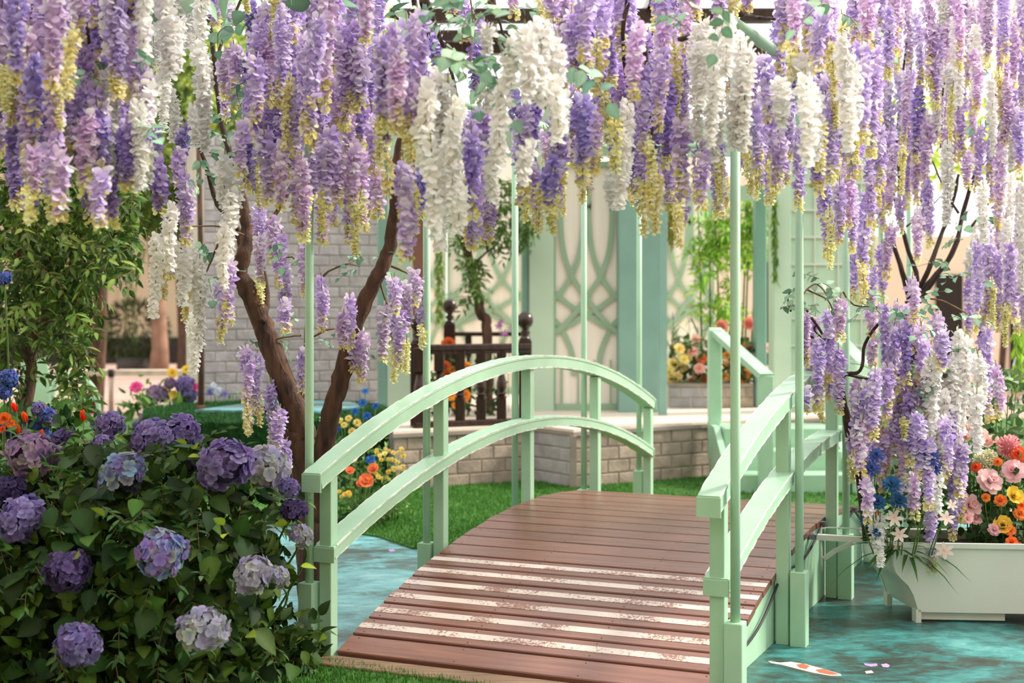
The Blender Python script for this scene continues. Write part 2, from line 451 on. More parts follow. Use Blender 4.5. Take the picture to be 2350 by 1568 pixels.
bridge = thing('footbridge', 'arched mint green footbridge with a red brown plank deck', 'bridge', tuple(B(TM, WB / 2, 0)))
PITCH = 0.1345
D0, D1 = 0.100, WB - 0.092
plank_me = None
wd = D1 - D0
def plank_mesh():
    mb = MB(); t, h, c = PITCH / 2 - 0.0035, 0.028, 0.004
    # local x across the bridge (length), y along, z up
    prof = [(-t, -h), (t, -h), (t, -c), (t - c, 0), (-t + c, 0), (-t, -c)]
    vs = [(x, y, z) for x in (-wd / 2, wd / 2) for y, z in prof]; n = 6
    fs = [tuple(range(n - 1, -1, -1)), tuple(range(n, 2 * n))] + [(i, (i + 1) % n, (i + 1) % n + n, i + n) for i in range(n)]
    mb.add(vs, fs); me = mb.mesh('plank'); me.materials.append(M['deck']); return me
def screw_mesh():
    mb = MB()
    for x in (-wd / 2 + 0.045, -wd / 6, wd / 6, wd / 2 - 0.045):
        for y in (-PITCH / 2 + 0.022, PITCH / 2 - 0.022):
            vs = [(x + rr(-.006, .006) + 0.0036 * math.cos(a), y + 0.0036 * math.sin(a), 0.0006) for a in [k * math.pi / 3 for k in range(6)]]
            vs = [(x + 0.0036 * math.cos(k * math.pi / 3), y + 0.0036 * math.sin(k * math.pi / 3), 0.0008) for k in range(6)]
            mb.add(vs, [(0, 1, 2, 3, 4, 5)])
    me = mb.mesh('screws'); me.materials.append(M['screw']); return me
def strip_mesh():
    mb = MB().box((-wd / 2, -0.021, 0.0), (wd / 2, 0.021, 0.0016)); me = mb.mesh('strip'); me.materials.append(M['strip']); return me
PM, SM, ST = plank_mesh(), screw_mesh(), strip_mesh()
npl = 32
for i in range(npl):
    t = 0.03 + PITCH * (i + 0.5)
    if t > 2 * TM + 0.02: break
    sl = math.atan2(zdeck(t + .05) - zdeck(t - .05), 0.1)
    X = V_; Yv = (U * math.cos(sl) + Z_ * math.sin(sl)); Zv = X.cross(Yv)
    q = Matrix((X, Yv, Zv)).transposed().to_quaternion()
    p = link('plank', PM, bridge, B(t, (D0 + D1) / 2 + rr(-.004, .004), zdeck(t) + rr(-.0015, .0015)), q)
    sc = stuff(link('screw', SM, p))
    if 1 <= i <= 6:
        s_ = link('anti_slip_strip', ST, p, (0, 0.004, 0.0)); s_['label'] = 'worn white anti-slip strip'
e = MB().chbox((-0.115, D0 - 0.06, 0.002), (0.028, D1 + 0.05, 0.024), 0.004, BR).build('end_board', 'deck_old', bridge); e['label'] = 'weathered flat board at the foot of the deck'
for v in (0.006 + D0, D1 - 0.03):      # side panels under the deck
    mb = MB(); n = 36
    ts = [0.10 + (2 * TM - 0.16) * k / n for k in range(n + 1)]
    for vv in (v, v + 0.022):
        pass
    poly = [B(t, v, 0.003) for t in ts] + [B(t, v, max(0.006, zdeck(t) - 0.034)) for t in reversed(ts)]
    vs = []; fs = []
    for k, t in enumerate(ts):
        for vv, zz in ((v, 0.003), (v + 0.022, 0.003), (v + 0.022, max(0.006, zdeck(t) - 0.034)), (v, max(0.006, zdeck(t) - 0.034))):
            vs.append(B(t, vv, zz))
    for k in range(n):
        a, b = 4 * k, 4 * k + 4
        for j in range(4): fs.append((a + j, a + (j + 1) % 4, b + (j + 1) % 4, b + j))
    fs += [(3, 2, 1, 0), (4 * n, 4 * n + 1, 4 * n + 2, 4 * n + 3)]
    mb.add(vs, fs); mb.build('side_panel', 'mint', bridge)
posts_v = (0.060, WB - 0.060)
for v in posts_v:
    for k in range(5):
        t = SP * k + (0.01 if k else 0.035)
        if k == 4: t = SP * 4 - 0.02
        MB().chbox((t - 0.028, v - 0.028, 0.003), (t + 0.028, v + 0.028, ztop(t) - 0.074), 0.003, BR).build('post', 'mint', bridge)
    for nm, zf, t0, t1, hh, w in (('handrail', ztop, -0.10, 2 * TM + 0.02, 0.072, 0.080), ('lower_rail', zlow, 0.0, 2 * TM - 0.03, 0.060, 0.088)):
        n = 44
        path = [B(t0 + (t1 - t0) * k / n, v, zf(t0 + (t1 - t0) * k / n)) for k in range(n + 1)]
        a = w / 2; c = 0.006
        mb = MB().sweep(path, Z_, V_, [(-a, -hh + c), (-a + c, -hh), (a - c, -hh), (a, -hh + c), (a, -0.018), (a + .004, -0.014), (a + .004, -0.003), (a, 0), (-a, 0), (-a - .004, -0.003), (-a - .004, -0.014), (-a, -0.018)])
        rail = mb.build(nm, 'mint', bridge)
        for sgn in (-1, 1):                       # chipped, pale edges
            pth = [B(t0 + .02 + (t1 - t0 - .04) * k / 130, v + sgn * (a + 0.003), zf(t0 + .02 + (t1 - t0 - .04) * k / 130) - 0.003 + rr(-.0012, .0012)) for k in range(131)]
            MB().tube(pth, [0.0036 * rr(.3, 1.3) for _ in pth], 4).build('chipped_edge', 'mint_chip', rail)
            pth = [B(t0 + .02 + (t1 - t0 - .04) * k / 130, v + sgn * (a - 0.001), zf(t0 + .02 + (t1 - t0 - .04) * k / 130) - hh + 0.003 + rr(-.0015, .0015)) for k in range(131)]
            MB().tube(pth, [0.0036 * rr(.2, 1.4) for _ in pth], 4).build('chipped_edge', 'mint_chip', rail)
        for tt in (t0, t1):
            MB().chbox((tt - 0.004, v - a - .006, zf(tt) - hh - .006), (tt + 0.004, v + a + .006, zf(tt) - 0.004), 0.002, BR).build('end_cap', 'mint', rail)

# arbor over the bridge
arbor = thing('arbor', 'mint green pipe arbor of ten slim poles standing along the bridge', 'arbor', tuple(B(TM, WB / 2, 0)))
ZB = 2.49
for v in (-0.012, WB + 0.012):
    for k in range(5):
        t = SP * k
        MB().chbox((t - 0.036, v - 0.034, 0.003), (t + 0.036, v + 0.034, 0.325), 0.003, BR).build('pole_base', 'mint', arbor)
        MB().tube([B(t, v, 0.31), B(t, v, 1.0), B(t, v, ZB)], 0.0185, 14).build('pole', 'mint', arbor, True)
    MB().tube([B(-0.12, v, ZB + .02), B(4 * SP + 0.12, v, ZB + .02)], 0.024, 12).build('long_beam', 'mint', arbor, True)
for k in (4,):
    MB().tube([B(SP * k, -0.10, ZB + .065), B(SP * k, WB + 0.10, ZB + .065)], 0.022, 12).build('crossbar', 'mint', arbor, True)

# cable along the right edge of the deck
cb = thing('cable', 'black cable clipped along the outer right edge of the deck', 'cable', tuple(B(0.3, D1, 0.06)))
pth = []
for k in range(61):
    t = 0.3 + 3.4 * k / 60
    sag = 0.10 * abs(math.sin(math.pi * k / 15))
    pth.append(B(t, D1 + 0.012, zdeck(t) - 0.02 - sag * 0.75))
MB().tube(pth, 0.006, 6).build('cord', 'cable', cb, True)
for k in (0, 15, 30, 45, 60):
    t = 0.3 + 3.4 * k / 60
    MB().chbox((t - 0.008, D1 - 0.002, zdeck(t) - 0.034), (t + 0.008, D1 + 0.03, zdeck(t) - 0.004), 0.002, BR).build('clip', 'metal', cb)

# ------------------------------------------------------------------ far setting: building, platform, gazebo, brick tower
wl = MB().box((-22, 34.0, -0.01), (-7.6, 34.4, 9.0)).build('wall_left', 'beige_wall'); struct(wl)
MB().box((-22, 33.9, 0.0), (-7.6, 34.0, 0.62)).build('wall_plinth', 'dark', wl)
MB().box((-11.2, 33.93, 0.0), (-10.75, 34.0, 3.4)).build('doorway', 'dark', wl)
for x in (-9.3, -13.6): MB().box((x - .05, 33.9, 0.6), (x + .05, 34.0, 8.5)).build('pilaster', 'beige_wall', wl)
wr = MB().box((4.6, 22.0, -0.01), (16, 22.3, 2.5)).build('wall_right', 'pinkwall'); struct(wr)
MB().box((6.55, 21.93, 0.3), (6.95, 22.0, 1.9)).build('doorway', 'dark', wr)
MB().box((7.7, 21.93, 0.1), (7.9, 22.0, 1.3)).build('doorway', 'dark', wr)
wb = MB().box((0.9, 20.5, -0.01), (4.6, 20.7, 3.3)).build('wall_back', 'pinkwall'); struct(wb)
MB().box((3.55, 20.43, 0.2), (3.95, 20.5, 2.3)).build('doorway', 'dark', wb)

wf = MB().box((-22, -7.4, -0.01), (22, -7.0, 9.0)).build('wall_front_unseen', 'beige_wall'); struct(wf)  # unseen wall added behind the camera to cut the frontal sky light
ws = MB().box((-13.4, -7.0, -0.01), (-13.0, 12.0, 7.0)).build('wall_side_unseen', 'beige_wall'); struct(ws)  # unseen wall added out of frame at the left to block ambient light
BRICKS = {}
def brick_mesh(w, h, m, k):
    key = (round(w, 3), round(h, 3), m, k)
    if key not in BRICKS:
        mb = MB(); c = 0.006; d = 0.012
        def q(x0, z0, x1, z1, y): return [(x0 + rr(-.002, .002), y, z0 + rr(-.002, .002)), (x1 + rr(-.002, .002), y, z0 + rr(-.002, .002)), (x1 + rr(-.002, .002), y, z1 + rr(-.002, .002)), (x0 + rr(-.002, .002), y, z1 + rr(-.002, .002))]
        vs = q(-w / 2, -h / 2, w / 2, h / 2, 0.0) + q(-w / 2, -h / 2, w / 2, h / 2, -d + .003) + q(-w / 2 + c, -h / 2 + c, w / 2 - c, h / 2 - c, -d)
        fs = [(8, 9, 10, 11)] + [(a + i, a + (i + 1) % 4, a + (i + 1) % 4 + 4, a + i + 4) for a in (0, 4) for i in range(4)]
        mb.add(vs, fs); me = mb.mesh('brick'); me.materials.append(M[m]); BRICKS[key] = me
    return BRICKS[key]
def brick_face(parent, a, b, z0, z1, bw, bh, m, gap=0.010):
    """bricks laid along a to b (seen with a on the left), each its own part"""
    a, b = Vector(a), Vector(b); d = (b - a); Lw = d.length; d.normalize(); ang = math.atan2(d.y, d.x)
    rows = int(round((z1 - z0) / bh))
    for r in range(rows):
        z = z0 + (r + .5) * (z1 - z0) / rows; x = -(bw / 2 if r % 2 else 0)
        while x < Lw - 0.02:
            x0, x1 = max(0, x), min(Lw, x + bw); x += bw
            if x1 - x0 < 0.03: continue
            me = brick_mesh(round((x1 - x0) / 0.02) * 0.02 - gap, bh - gap, m, RND.randrange(3))
            o = link('brick', me, parent, a + d * ((x0 + x1) / 2) + Vector((d.y, -d.x, 0)) * rr(0, .003) + Z_ * z, Euler((0, 0, ang)))

# brick tower on the left
tower = thing('brick_tower', 'grey painted brick wall standing behind the forked wisteria trunk', 'wall', (-2.2, 14.2, 0))
ta, tb_ = Vector(((468 - CX) / F * 13.4, 13.4, 0)), Vector(((868 - CX) / F * 14.0, 14.0, 0))
dt = (tb_ - ta).normalized(); nt_ = Vector((-dt.y, dt.x, 0))
MB().prism([ta, tb_, tb_ + nt_ * 1.2, ta + nt_ * 1.2], (0, 0, 3.06)).build('wall_core', 'mortar', tower)
brick_face(tower, ta, tb_, 0.0, 3.06, 0.20, 0.102, 'brick_grey')

# platform of warm brick with a grey ledge and a board top
PZ = 0.475
plat = thing('brick_platform', 'low brick platform with a grey ledge under the gazebo', 'platform', (0.8, 12.6, 0))
pA, pB, pC, pD = Vector((-0.93, 11.15, 0)), Vector((0.17, 11.75, 0)), Vector((0.49, 11.3, 0)), Vector((1.72, 12.1, 0))
pE = Vector((3.4, 13.0, 0))
back = [Vector((3.4, 19, 0)), Vector((-1.28, 19, 0)), Vector((-1.28, 13.1, 0)), Vector((-1.0, 12.3, 0))]
MB().prism([pA, pB, pC, pD, pE] + back, (0, 0, PZ - 0.05)).build('core', 'mortar', plat)
def off(p, q, k):
    d = (q - p).normalized(); return Vector((d.y, -d.x, 0)) * k
MB().prism([p + Vector((0, -0.035, PZ - 0.05)) for p in (pA, pB, pC, pD, pE)] + [p + Vector((0, 0, PZ - .05)) for p in back], (0, 0, 0.03)).build('ledge', 'ledge', plat)
MB().prism([p + Vector((0, 0.0, PZ - 0.02)) for p in (pA, pB, pC, pD, pE)] + [p + Vector((0, 0, PZ - .02)) for p in back], (0, 0, 0.02)).build('board_top', 'platform', plat)
brick_face(plat, pA, pB, 0.0, PZ - .05, 0.22, 0.106, 'brick_warm')
brick_face(plat, pB, pC, 0.0, PZ - .05, 0.19, 0.106, 'brick_grey')  # grey brick paints in the shade on this angled face
brick_face(plat, pC, pD, 0.0, PZ - .05, 0.22, 0.106, 'brick_warm')
brick_face(plat, pD, pE, 0.0, PZ - .05, 0.22, 0.106, 'brick_warm')
MB().box((pC.x - .03, pC.y - .045, 0), (pC.x + .02, pC.y + .01, PZ - .05)).build('corner_post', 'ledge', plat)

# pale green gazebo standing on the platform
def px_box(x0, x1, Y, z0, z1, depth, m, name, parent, ch=0.01):
    return MB().chbox(((x0 - CX) / F * Y, Y, z0), ((x1 - CX) / F * Y, Y + depth, z1), ch).build(name, m, parent)
gaz = thing('gazebo', 'pale sage green gazebo with curved lattice panels on the brick platform', 'gazebo', (0.6, 13.6, PZ))
px_box(866, 890, 13.30, 0.02 if False else PZ, 3.5, 0.10, 'teal', 'pillar', gaz)
px_box(889, 946, 13.26, PZ, 3.5, 0.14, 'pale', 'pillar', gaz)
px_box(1214, 1271, 13.2, PZ, 3.5, 0.16, 'pale', 'pillar', gaz)
px_box(1198, 1214, 13.25, PZ, 3.5, 0.3, 'teal', 'pillar', gaz)
px_box(1420, 1512, 13.0, PZ, 3.5, 0.35, 'teal', 'pillar', gaz)
px_box(1512, 1531, 12.7, PZ, 3.5, 0.06, 'teal', 'door_edge', gaz, 0.004)
px_box(1735, 1760, 13.6, PZ, 3.5, 0.2, 'teal', 'pillar', gaz)
px_box(1776, 1816, 13.0, PZ, 3.5, 0.3, 'pale', 'pillar', gaz)
px_box(862, 1990, 13.36, 2.86, 3.2, 0.14, 'pale', 'lintel', gaz)
px_box(1560, 1740, 13.5, 2.45, 2.6, 0.08, 'pale', 'lintel', gaz)
RIB = [0]
def lattice_panel(x0, x1, Y, z0, z1, name, cream='cream'):
    fr = thing_part = MB()
    X0, X1 = (x0 - CX) / F * Y, (x1 - CX) / F * Y
    w = X1 - X0; b = 0.022
    pnl = MB().box((X0, Y + 0.05, z0), (X1, Y + 0.06, z1)).build(name, cream, gaz)
    mb = MB()
    mb.chbox((X0, Y, z0), (X0 + b, Y + .045, z1), .004); mb.chbox((X1 - b, Y, z0), (X1, Y + .045, z1), .004)
    mb.chbox((X0 + b, Y, z0), (X1 - b, Y + .045, z0 + .06), .004); mb.chbox((X0 + b, Y, z1 - .05), (X1 - b, Y + .045, z1), .004)
    mb.build('panel_frame', 'sage', pnl)
    def rib(pts, r=0.023):
        # pts in (0..1 across, metres above z0); a flat curved strip
        pth = []
        for i in range(len(pts) - 1):
            p0, p1, p2, p3 = (pts[max(i - 1, 0)], pts[i], pts[i + 1], pts[min(i + 2, len(pts) - 1)])
            for k in range(5):
                t = k / 5
                q = [0.5 * ((2 * b1) + (-a1 + c1) * t + (2 * a1 - 5 * b1 + 4 * c1 - d1) * t * t + (-a1 + 3 * b1 - 3 * c1 + d1) * t ** 3) for a1, b1, c1, d1 in zip(p0, p1, p2, p3)]
                pth.append(q)
        pth.append(list(pts[-1]))
        pth = [q for q in pth if 0 <= q[0] <= 1]
        if len(pth) < 2: return
        RIB[0] += 1; yo = Y + 0.014 + 0.0022 * (RIB[0] % 11)
        path = [(X0 + w * u, yo, z0 + min(max(h_, 0.03), z1 - z0 - .02)) for u, h_ in pth]
        MB().sweep(path, Z_, Vector((0, 1, 0)), [(-.009, -r), (.009, -r), (.009, r), (-.009, r)]).build('lattice_rib', 'sage', pnl)
    Hh = 1520.0
    def zz(zy): return (1340 - zy) / Hh * 2.1          # traced proportions of the curve family to metres
    A = [[(.14, -250), (.11, 0), (.15, 250), (.28, 430), (.49, 570), (.74, 720), (1.0, 830)],
         [(.46, -250), (.46, 60), (.40, 280), (.28, 430), (.12, 540), (0.0, 590)],
         [(0.0, 540), (.28, 640), (.5, 690), (.74, 760), (1.0, 800)],
         [(0.0, 720), (.14, 800), (.28, 950), (.31, 1100)]]
    for c in A:
        rib([(u, zz(y)) for u, y in c]); rib([(1 - u, zz(y)) for u, y in c])
    for u in (.13, .38, .62, .87): rib([(u, zz(1000)), (u, zz(1150)), (u, zz(1325))], .008)
    return pnl
lattice_panel(1270, 1421, 13.25, PZ, 2.80, 'lattice_panel')
lattice_panel(1026, 1200, 15.6, PZ, 3.2, 'lattice_panel')
lattice_panel(1526, 1640, 15.9, PZ, 3.2, 'lattice_panel')
# pointed arch head above the lattice door, seen among the tips of the flowers
lattice_panel(898, 1024, 16.2, PZ, 3.2, 'lattice_panel')
# glazed panel with mint bars at the right
X0, X1, Y0 = (1817 - CX) / F * 13.1, (2010 - CX) / F * 13.1, 13.1
gp = MB().box((X0, Y0 + .03, PZ), (X1, Y0 + .05, 3.2)).build('grid_panel', 'pale', gaz)
for k in range(12): MB().box((X0, Y0 + .005, PZ + .1 + k * 0.25), (X1, Y0 + .03, PZ + .118 + k * 0.25)).build('grid_bar', 'white', gp)
for k in range(1, 4): MB().box((X0 + (X1 - X0) * k / 3.6 - .006, Y0 + .004, PZ), (X0 + (X1 - X0) * k / 3.6 + .006, Y0 + .03, 3.2)).build('grid_bar', 'white', gp)

# dark timber pavilion: post, balustrade, overhead beams
pav = thing('timber_balustrade', 'dark varnished balustrade with turned balusters and ball finials beside the gazebo', 'balustrade', (0, 12.1, PZ))
Yb = 12.0
def X(px, Y=Yb): return (px - CX) / F * Y
def turned(x, y, z0, z1, r):
    h = z1 - z0; s = r * 0.92
    prof = [(0.0, .30), (1.0, .30), (1.05, .32), (.65, .335), (.95, .36), (.62, .385), (.72, .40), (.98, .46), (.92, .52), (.62, .62), (.55, .66), (.85, .68), (.55, .70), (0.0, .70)]
    mb = MB().lathe([(r * a, z0 + h * b) for a, b in prof[1:-1]], 14, Matrix.Translation((x, y, 0)))
    mb.chbox((x - s, y - s, z0), (x + s, y + s, z0 + h * .30), .004); mb.chbox((x - s, y - s, z0 + h * .70), (x + s, y + s, z1), .004)
    return mb
def baluster_row(xs, y, zt, r=0.044, rail_px=None):
    for p in xs: turned(X(p, y), y, PZ + .05, zt, r).build('baluster', 'darkwood', pav)
def BY(px): return 11.42 + (px - 950) / 265 * .42          # the front row follows the platform edge
for p in (1008, 1056, 1104, 1151): turned(X(p, BY(p)), BY(p), PZ + .05, 1.10, .044).build('baluster', 'darkwood', pav)
def front_rail(p0, p1, d, z0, z1, nm):
    a, b = Vector((X(p0, BY(p0)), BY(p0), 0)), Vector((X(p1, BY(p1)), BY(p1), 0)); e = (b - a).normalized(); n = Vector((-e.y, e.x, 0)) * d
    MB().sweep([a + Z_ * z0, b + Z_ * z0], Z_, Vector((e.y, -e.x, 0)), [(-d, 0), (d, 0), (d, (z1 - z0) * .8), (d * .8, z1 - z0), (-d * .8, z1 - z0), (-d, (z1 - z0) * .8)]).build(nm, 'darkwood', pav)
front_rail(965, 1213, .05, 1.10, 1.145, 'top_rail')
front_rail(965, 1213, .03, 1.065, 1.10, 'top_rail')
front_rail(950, 1213, .055, PZ, PZ + .05, 'bottom_rail')
y2 = 13.6
baluster_row((1030, 1075, 1120), y2, 1.16, .034)
MB().chbox((X(1018, y2), y2 - .04, 1.16), (X(1205, y2), y2 + .04, 1.20), .01).build('top_rail', 'darkwood', pav)
def newel(px, y, zt, r=.055):
    x = X(px, y)
    mb = MB().chbox((x - r, y - r, PZ), (x + r, y + r, zt), .008); nb = mb.build('newel', 'darkwood', pav)
    MB().lathe([(r * .9, zt), (r * .75, zt + .02), (r * .45, zt + .035), (r * .8, zt + .06), (r * .42, zt + .085), (r * .6, zt + .10), (r * 1.05, zt + .122), (r * 1.22, zt + .155), (r * 1.22, zt + .172), (r * 1.05, zt + .205), (r * .55, zt + .230), (.004, zt + .237)], 18, Matrix.Translation((x, y, 0))).build('ball_finial', 'darkwood', nb, True)
newel(1205, BY(1205) + .06, 1.17)
newel(1032, y2, 1.28, .055)
newel(957, 11.62, 1.16, .052)
turned(X(963, 11.44), 11.44, PZ, 1.12, .05).build('baluster', 'darkwood', pav)
bp = thing('timber_post', 'tall plain brown post between the sage pillar and the balustrade', 'post', (X(963, 12.5), 12.5, PZ))
MB().chbox((X(946, 12.5), 12.5, PZ), (X(982, 12.5), 12.62, 3.5), .01).build('post_shaft', 'brownpost', bp)
MB().chbox((X(940, 12.5), 12.48, 3.42), (X(988, 12.5), 12.64, 3.5), .006).build('post_cap', 'brownpost', bp)
per = thing('timber_pergola', 'dark timber pergola frame seen high behind the hanging flowers', 'pergola', (0.3, 12.2, 0))
for y, z in ((11.6, 3.78), (12.2, 3.62), (12.9, 3.85)):
    MB().chbox((-1.0, y, z), (2.2, y + .12, z + .11), .01).build('beam', 'darkwood', per)
for x in (-0.75, -0.2, 0.45, 1.1, 1.75):
    MB().chbox((x, 11.4, 3.89), (x + .07, 13.55, 3.98), .008).build('rafter', 'darkwood', per)
for x, y in ((-0.9, 12.9), (1.10, 13.40)): MB().chbox((x, y + .02, PZ), (x + .1, y + .12, 3.9), .008).build('post', 'darkwood', per)
MB().chbox((0.86, 12.25, 3.25), (1.05, 12.33, 3.62), .01).build('bracket', 'darkwood', per)

# stone flower bed on the platform
bed = thing('stone_planter', 'low grey stone flower bed on the platform behind the stair rail', 'planter', (1.9, 13.9, PZ))
ba, bb, bc = Vector((1.50, 13.6, 0)), Vector((1.92, 13.55, 0)), Vector((2.31, 13.64, 0))
MB().prism([v + Z_ * PZ for v in (ba, bb, bc, Vector((2.31, 14.6, 0)), Vector((1.5, 14.6, 0)))], (0, 0, 0.20)).build('bed_core', 'mortar', bed)
MB().prism([v + Z_ * (PZ + .2) + Vector((0, -.02, 0)) for v in (ba, bb, bc, Vector((2.31, 14.6, 0)), Vector((1.5, 14.6, 0)))], (0, 0, 0.03)).build('coping', 'ledge', bed)
brick_face(bed, ba, bb, PZ, PZ + .2, 0.21, .1, 'brick_grey'); brick_face(bed, bb, bc, PZ, PZ + .2, 0.21, .1, 'brick_warm')

# pale green stair with sloping rails, at the right end of the platform
st = thing('garden_steps', 'pale mint steps with sloping handrails leading up to the platform', 'steps', (2.2, 11.6, 0))
def s_pt(px, py, Y): return P(px, py, Y)
for k in range(3):
    MB().chbox((1.72, 11.0 + k * .27, 0.0 if k == 0 else 0.003), (2.62, 12.0, 0.155 * (k + 1)), .008).build('step', 'mint', st)
def rail_post(px, Y, z0, ytop, w=0.075):
    x = X(px, Y); zt = H + (HY - ytop) / F * Y
    return MB().chbox((x - w, Y - .05, z0), (x + w, Y + .05, zt), .006)
rail_post(1640, 11.95, PZ - .30, 757, .055).build('post', 'mint', st)
rail_post(1757, 10.95, 0.0, 862, .055).build('post', 'mint', st)
def slope_rail(a, b):
    d = (b - a).normalized(); s = Vector((0, 0, 1)).cross(d).normalized()
    return MB().sweep([a, b], Z_, s, [(-.055, -.05), (.055, -.05), (.055, 0), (-.055, 0)])
slope_rail(P(1640, 752, 12.0), P(1760, 858, 10.9)).build('handrail', 'mint', st)
rail_post(1935, 11.95, PZ - .30, 790, .055).build('post', 'mint', st)
slope_rail(P(1925, 772, 12.0), P(2010, 858, 10.9)).build('handrail', 'mint', st)
rail_post(2006, 10.95, 0.0, 862, .055).build('post', 'mint', st)
# side cheek of the stair
ck = MB().prism([(1.66, 10.95, 0), (1.66, 12.0, 0), (1.66, 12.0, .46), (1.66, 11.7, .46), (1.66, 10.95, .10)], (.05, 0, 0)).build('side_cheek', 'mint', st)
ck = MB().prism([(2.63, 10.95, 0), (2.63, 12.0, 0), (2.63, 12.0, .46), (2.63, 11.7, .46), (2.63, 10.95, .10)], (.05, 0, 0)).build('side_cheek', 'mint', st)

# courtyard things at the far left
mound = thing('turf_mound', 'round raised bed clad in clipped green turf behind the hydrangeas', 'raised bed', (-2.2, 12.4, 0))
mc, mr_, mz = Vector((-2.02, 11.75, 0)), 0.98, 0.60
MB().lathe([(mr_, 0.0), (mr_, mz - .03), (mr_ - .03, mz)], 40, Matrix.Translation(mc)).build('turf_wall', 'turf_dark', mound)
pts, nr = [], []
for _ in range(15000):
    a = rr(math.pi * .95, math.pi * 2.05); z = rr(0.05, mz)
    pts.append(mc + Vector((mr_ * math.cos(a), mr_ * math.sin(a), z))); nr.append((math.cos(a) * .8, math.sin(a) * .8, .6))
for _ in range(13000):
    a = rr(0, 2 * math.pi); r = mr_ * math.sqrt(rr(0, 1)); pts.append(mc + Vector((r * math.cos(a), r * math.sin(a), mz))); nr.append((0, 0, 1))
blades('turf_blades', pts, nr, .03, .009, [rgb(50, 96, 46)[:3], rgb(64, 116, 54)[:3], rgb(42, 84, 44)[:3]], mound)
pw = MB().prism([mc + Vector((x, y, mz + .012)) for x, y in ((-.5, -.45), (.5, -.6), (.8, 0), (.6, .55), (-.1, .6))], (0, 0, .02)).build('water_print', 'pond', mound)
pole = thing('tree_stake', 'slim brown pole standing in the turf mound by the grey brick wall', 'pole', P(461, 938, 11.6))
p0 = P(461, 938, 11.6); p0.z = mz
MB().tube([p0 + Vector((0, 0, .0)), p0 + Vector((.005, 0, .5)), p0 + Vector((0, 0, 1.2)), p0 + Vector((-.02, 0, 2.3))], [.026, .024, .022, .02], 10).build('shaft', 'bark', pole, True)
MB().lathe([(.05, mz), (.045, mz + .03), (.028, mz + .05)], 12, Matrix.Translation((p0.x, p0.y, 0))).build('foot_collar', 'bark', pole)

def stanchion(px, Y, label):
    t = thing('barrier_post', label, 'barrier post', (X(px, Y), Y, 0), 'belt barrier posts in the courtyard')
    x = X(px, Y)
    MB().lathe([(.16, 0), (.16, .02), (.10, .045), (.05, .05)], 20, Matrix.Translation((x, Y, 0))).build('base', 'steel', t, True)
    MB().tube([(x, Y, .04), (x, Y, .55)], .032, 14).build('upright', 'steel', t, True)
    MB().tube([(x, Y, .50), (x, Y, .60)], .04, 14).build('belt_head', 'dark', t, True)
    return t
stanchion(255, 18.6, 'short steel barrier post between the bent tube chair and the turf mound')
stanchion(120, 18.9, 'steel barrier post half hidden behind the leafy tree')
stanchion(470, 18.9, 'steel barrier post half hidden by the grey brick wall')
bt = thing('barrier_belt', 'pale belt strung between the courtyard barrier posts', 'belt', (X(300, 18.7), 18.7, 0))
xs = [(X(120, 18.9), 18.9), (X(255, 18.6), 18.6), (X(470, 18.9), 18.9)]
for (xa, ya), (xb, yb) in zip(xs[:-1], xs[1:]):
    MB().box((xa + .04, ya - .004, .515), (xb - .04, yb + .004, .585)).build('belt_span', 'belt', bt)

pb = thing('bamboo_planter', 'dark round planter holding a bushy bamboo against the beige building', 'planter', (X(308, 30), 30, 0))
MB().lathe([(.30, 0), (.36, .02), (.37, .30), (.35, .31), (.33, .27)], 22, Matrix.Translation((X(308, 30), 30, 0))).build('pot', 'planter_dark', pb, True)
for px, w, Yt, lab in ((364, .17, 29.6, 'tan tree trunk just right of the dark bamboo planter'), (420, .12, 29.0, 'thinner dark tree trunk right of the tan trunk'), (442, .13, 27.6, 'tan tree trunk beside the edge of the grey brick wall')):
    t = thing('background_tree', lab, 'tree', (X(px, Yt), Yt, 0))
    x = X(px, Yt)
    MB().tube([(x, Yt, 0), (x + .03, Yt, .5), (x - .02, Yt, 1.6), (x - .1, Yt, 3.2), (x + .1, Yt, 5.2)], [w * 1.25, w, w * .92, w * .85, w * .6], 12, .05).build('trunk', 'tan_trunk' if w != .12 else 'bark', t, True)
    t['_x'] = x

# ------------------------------------------------------------------ plants
def smooth_path(pts, k=5):
    pts = [Vector(p) for p in pts]; out = []
    for i in range(len(pts) - 1):
        p0, p1, p2, p3 = pts[max(i - 1, 0)], pts[i], pts[i + 1], pts[min(i + 2, len(pts) - 1)]
        for j in range(k):
            t = j / k
            out.append(0.5 * ((2 * p1) + (-p0 + p2) * t + (2 * p0 - 5 * p1 + 4 * p2 - p3) * t * t + (-p0 + 3 * p1 - 3 * p2 + p3) * t ** 3))
    out.append(pts[-1]); return out
def limb(name, pts, r0, r1, m='bark', parent=None, n=9, wob=0.10, k=5):
    path = smooth_path(pts, k); q = len(path) - 1
    path = [p + Vector((rr(-1, 1), rr(-1, 1), rr(-1, 1))) * (r0 * wob if 0 < i < q else 0) for i, p in enumerate(path)]
    return MB().tube(path, [r0 + (r1 - r0) * i / q for i in range(q + 1)], n, wob).build(name, m, parent, True)

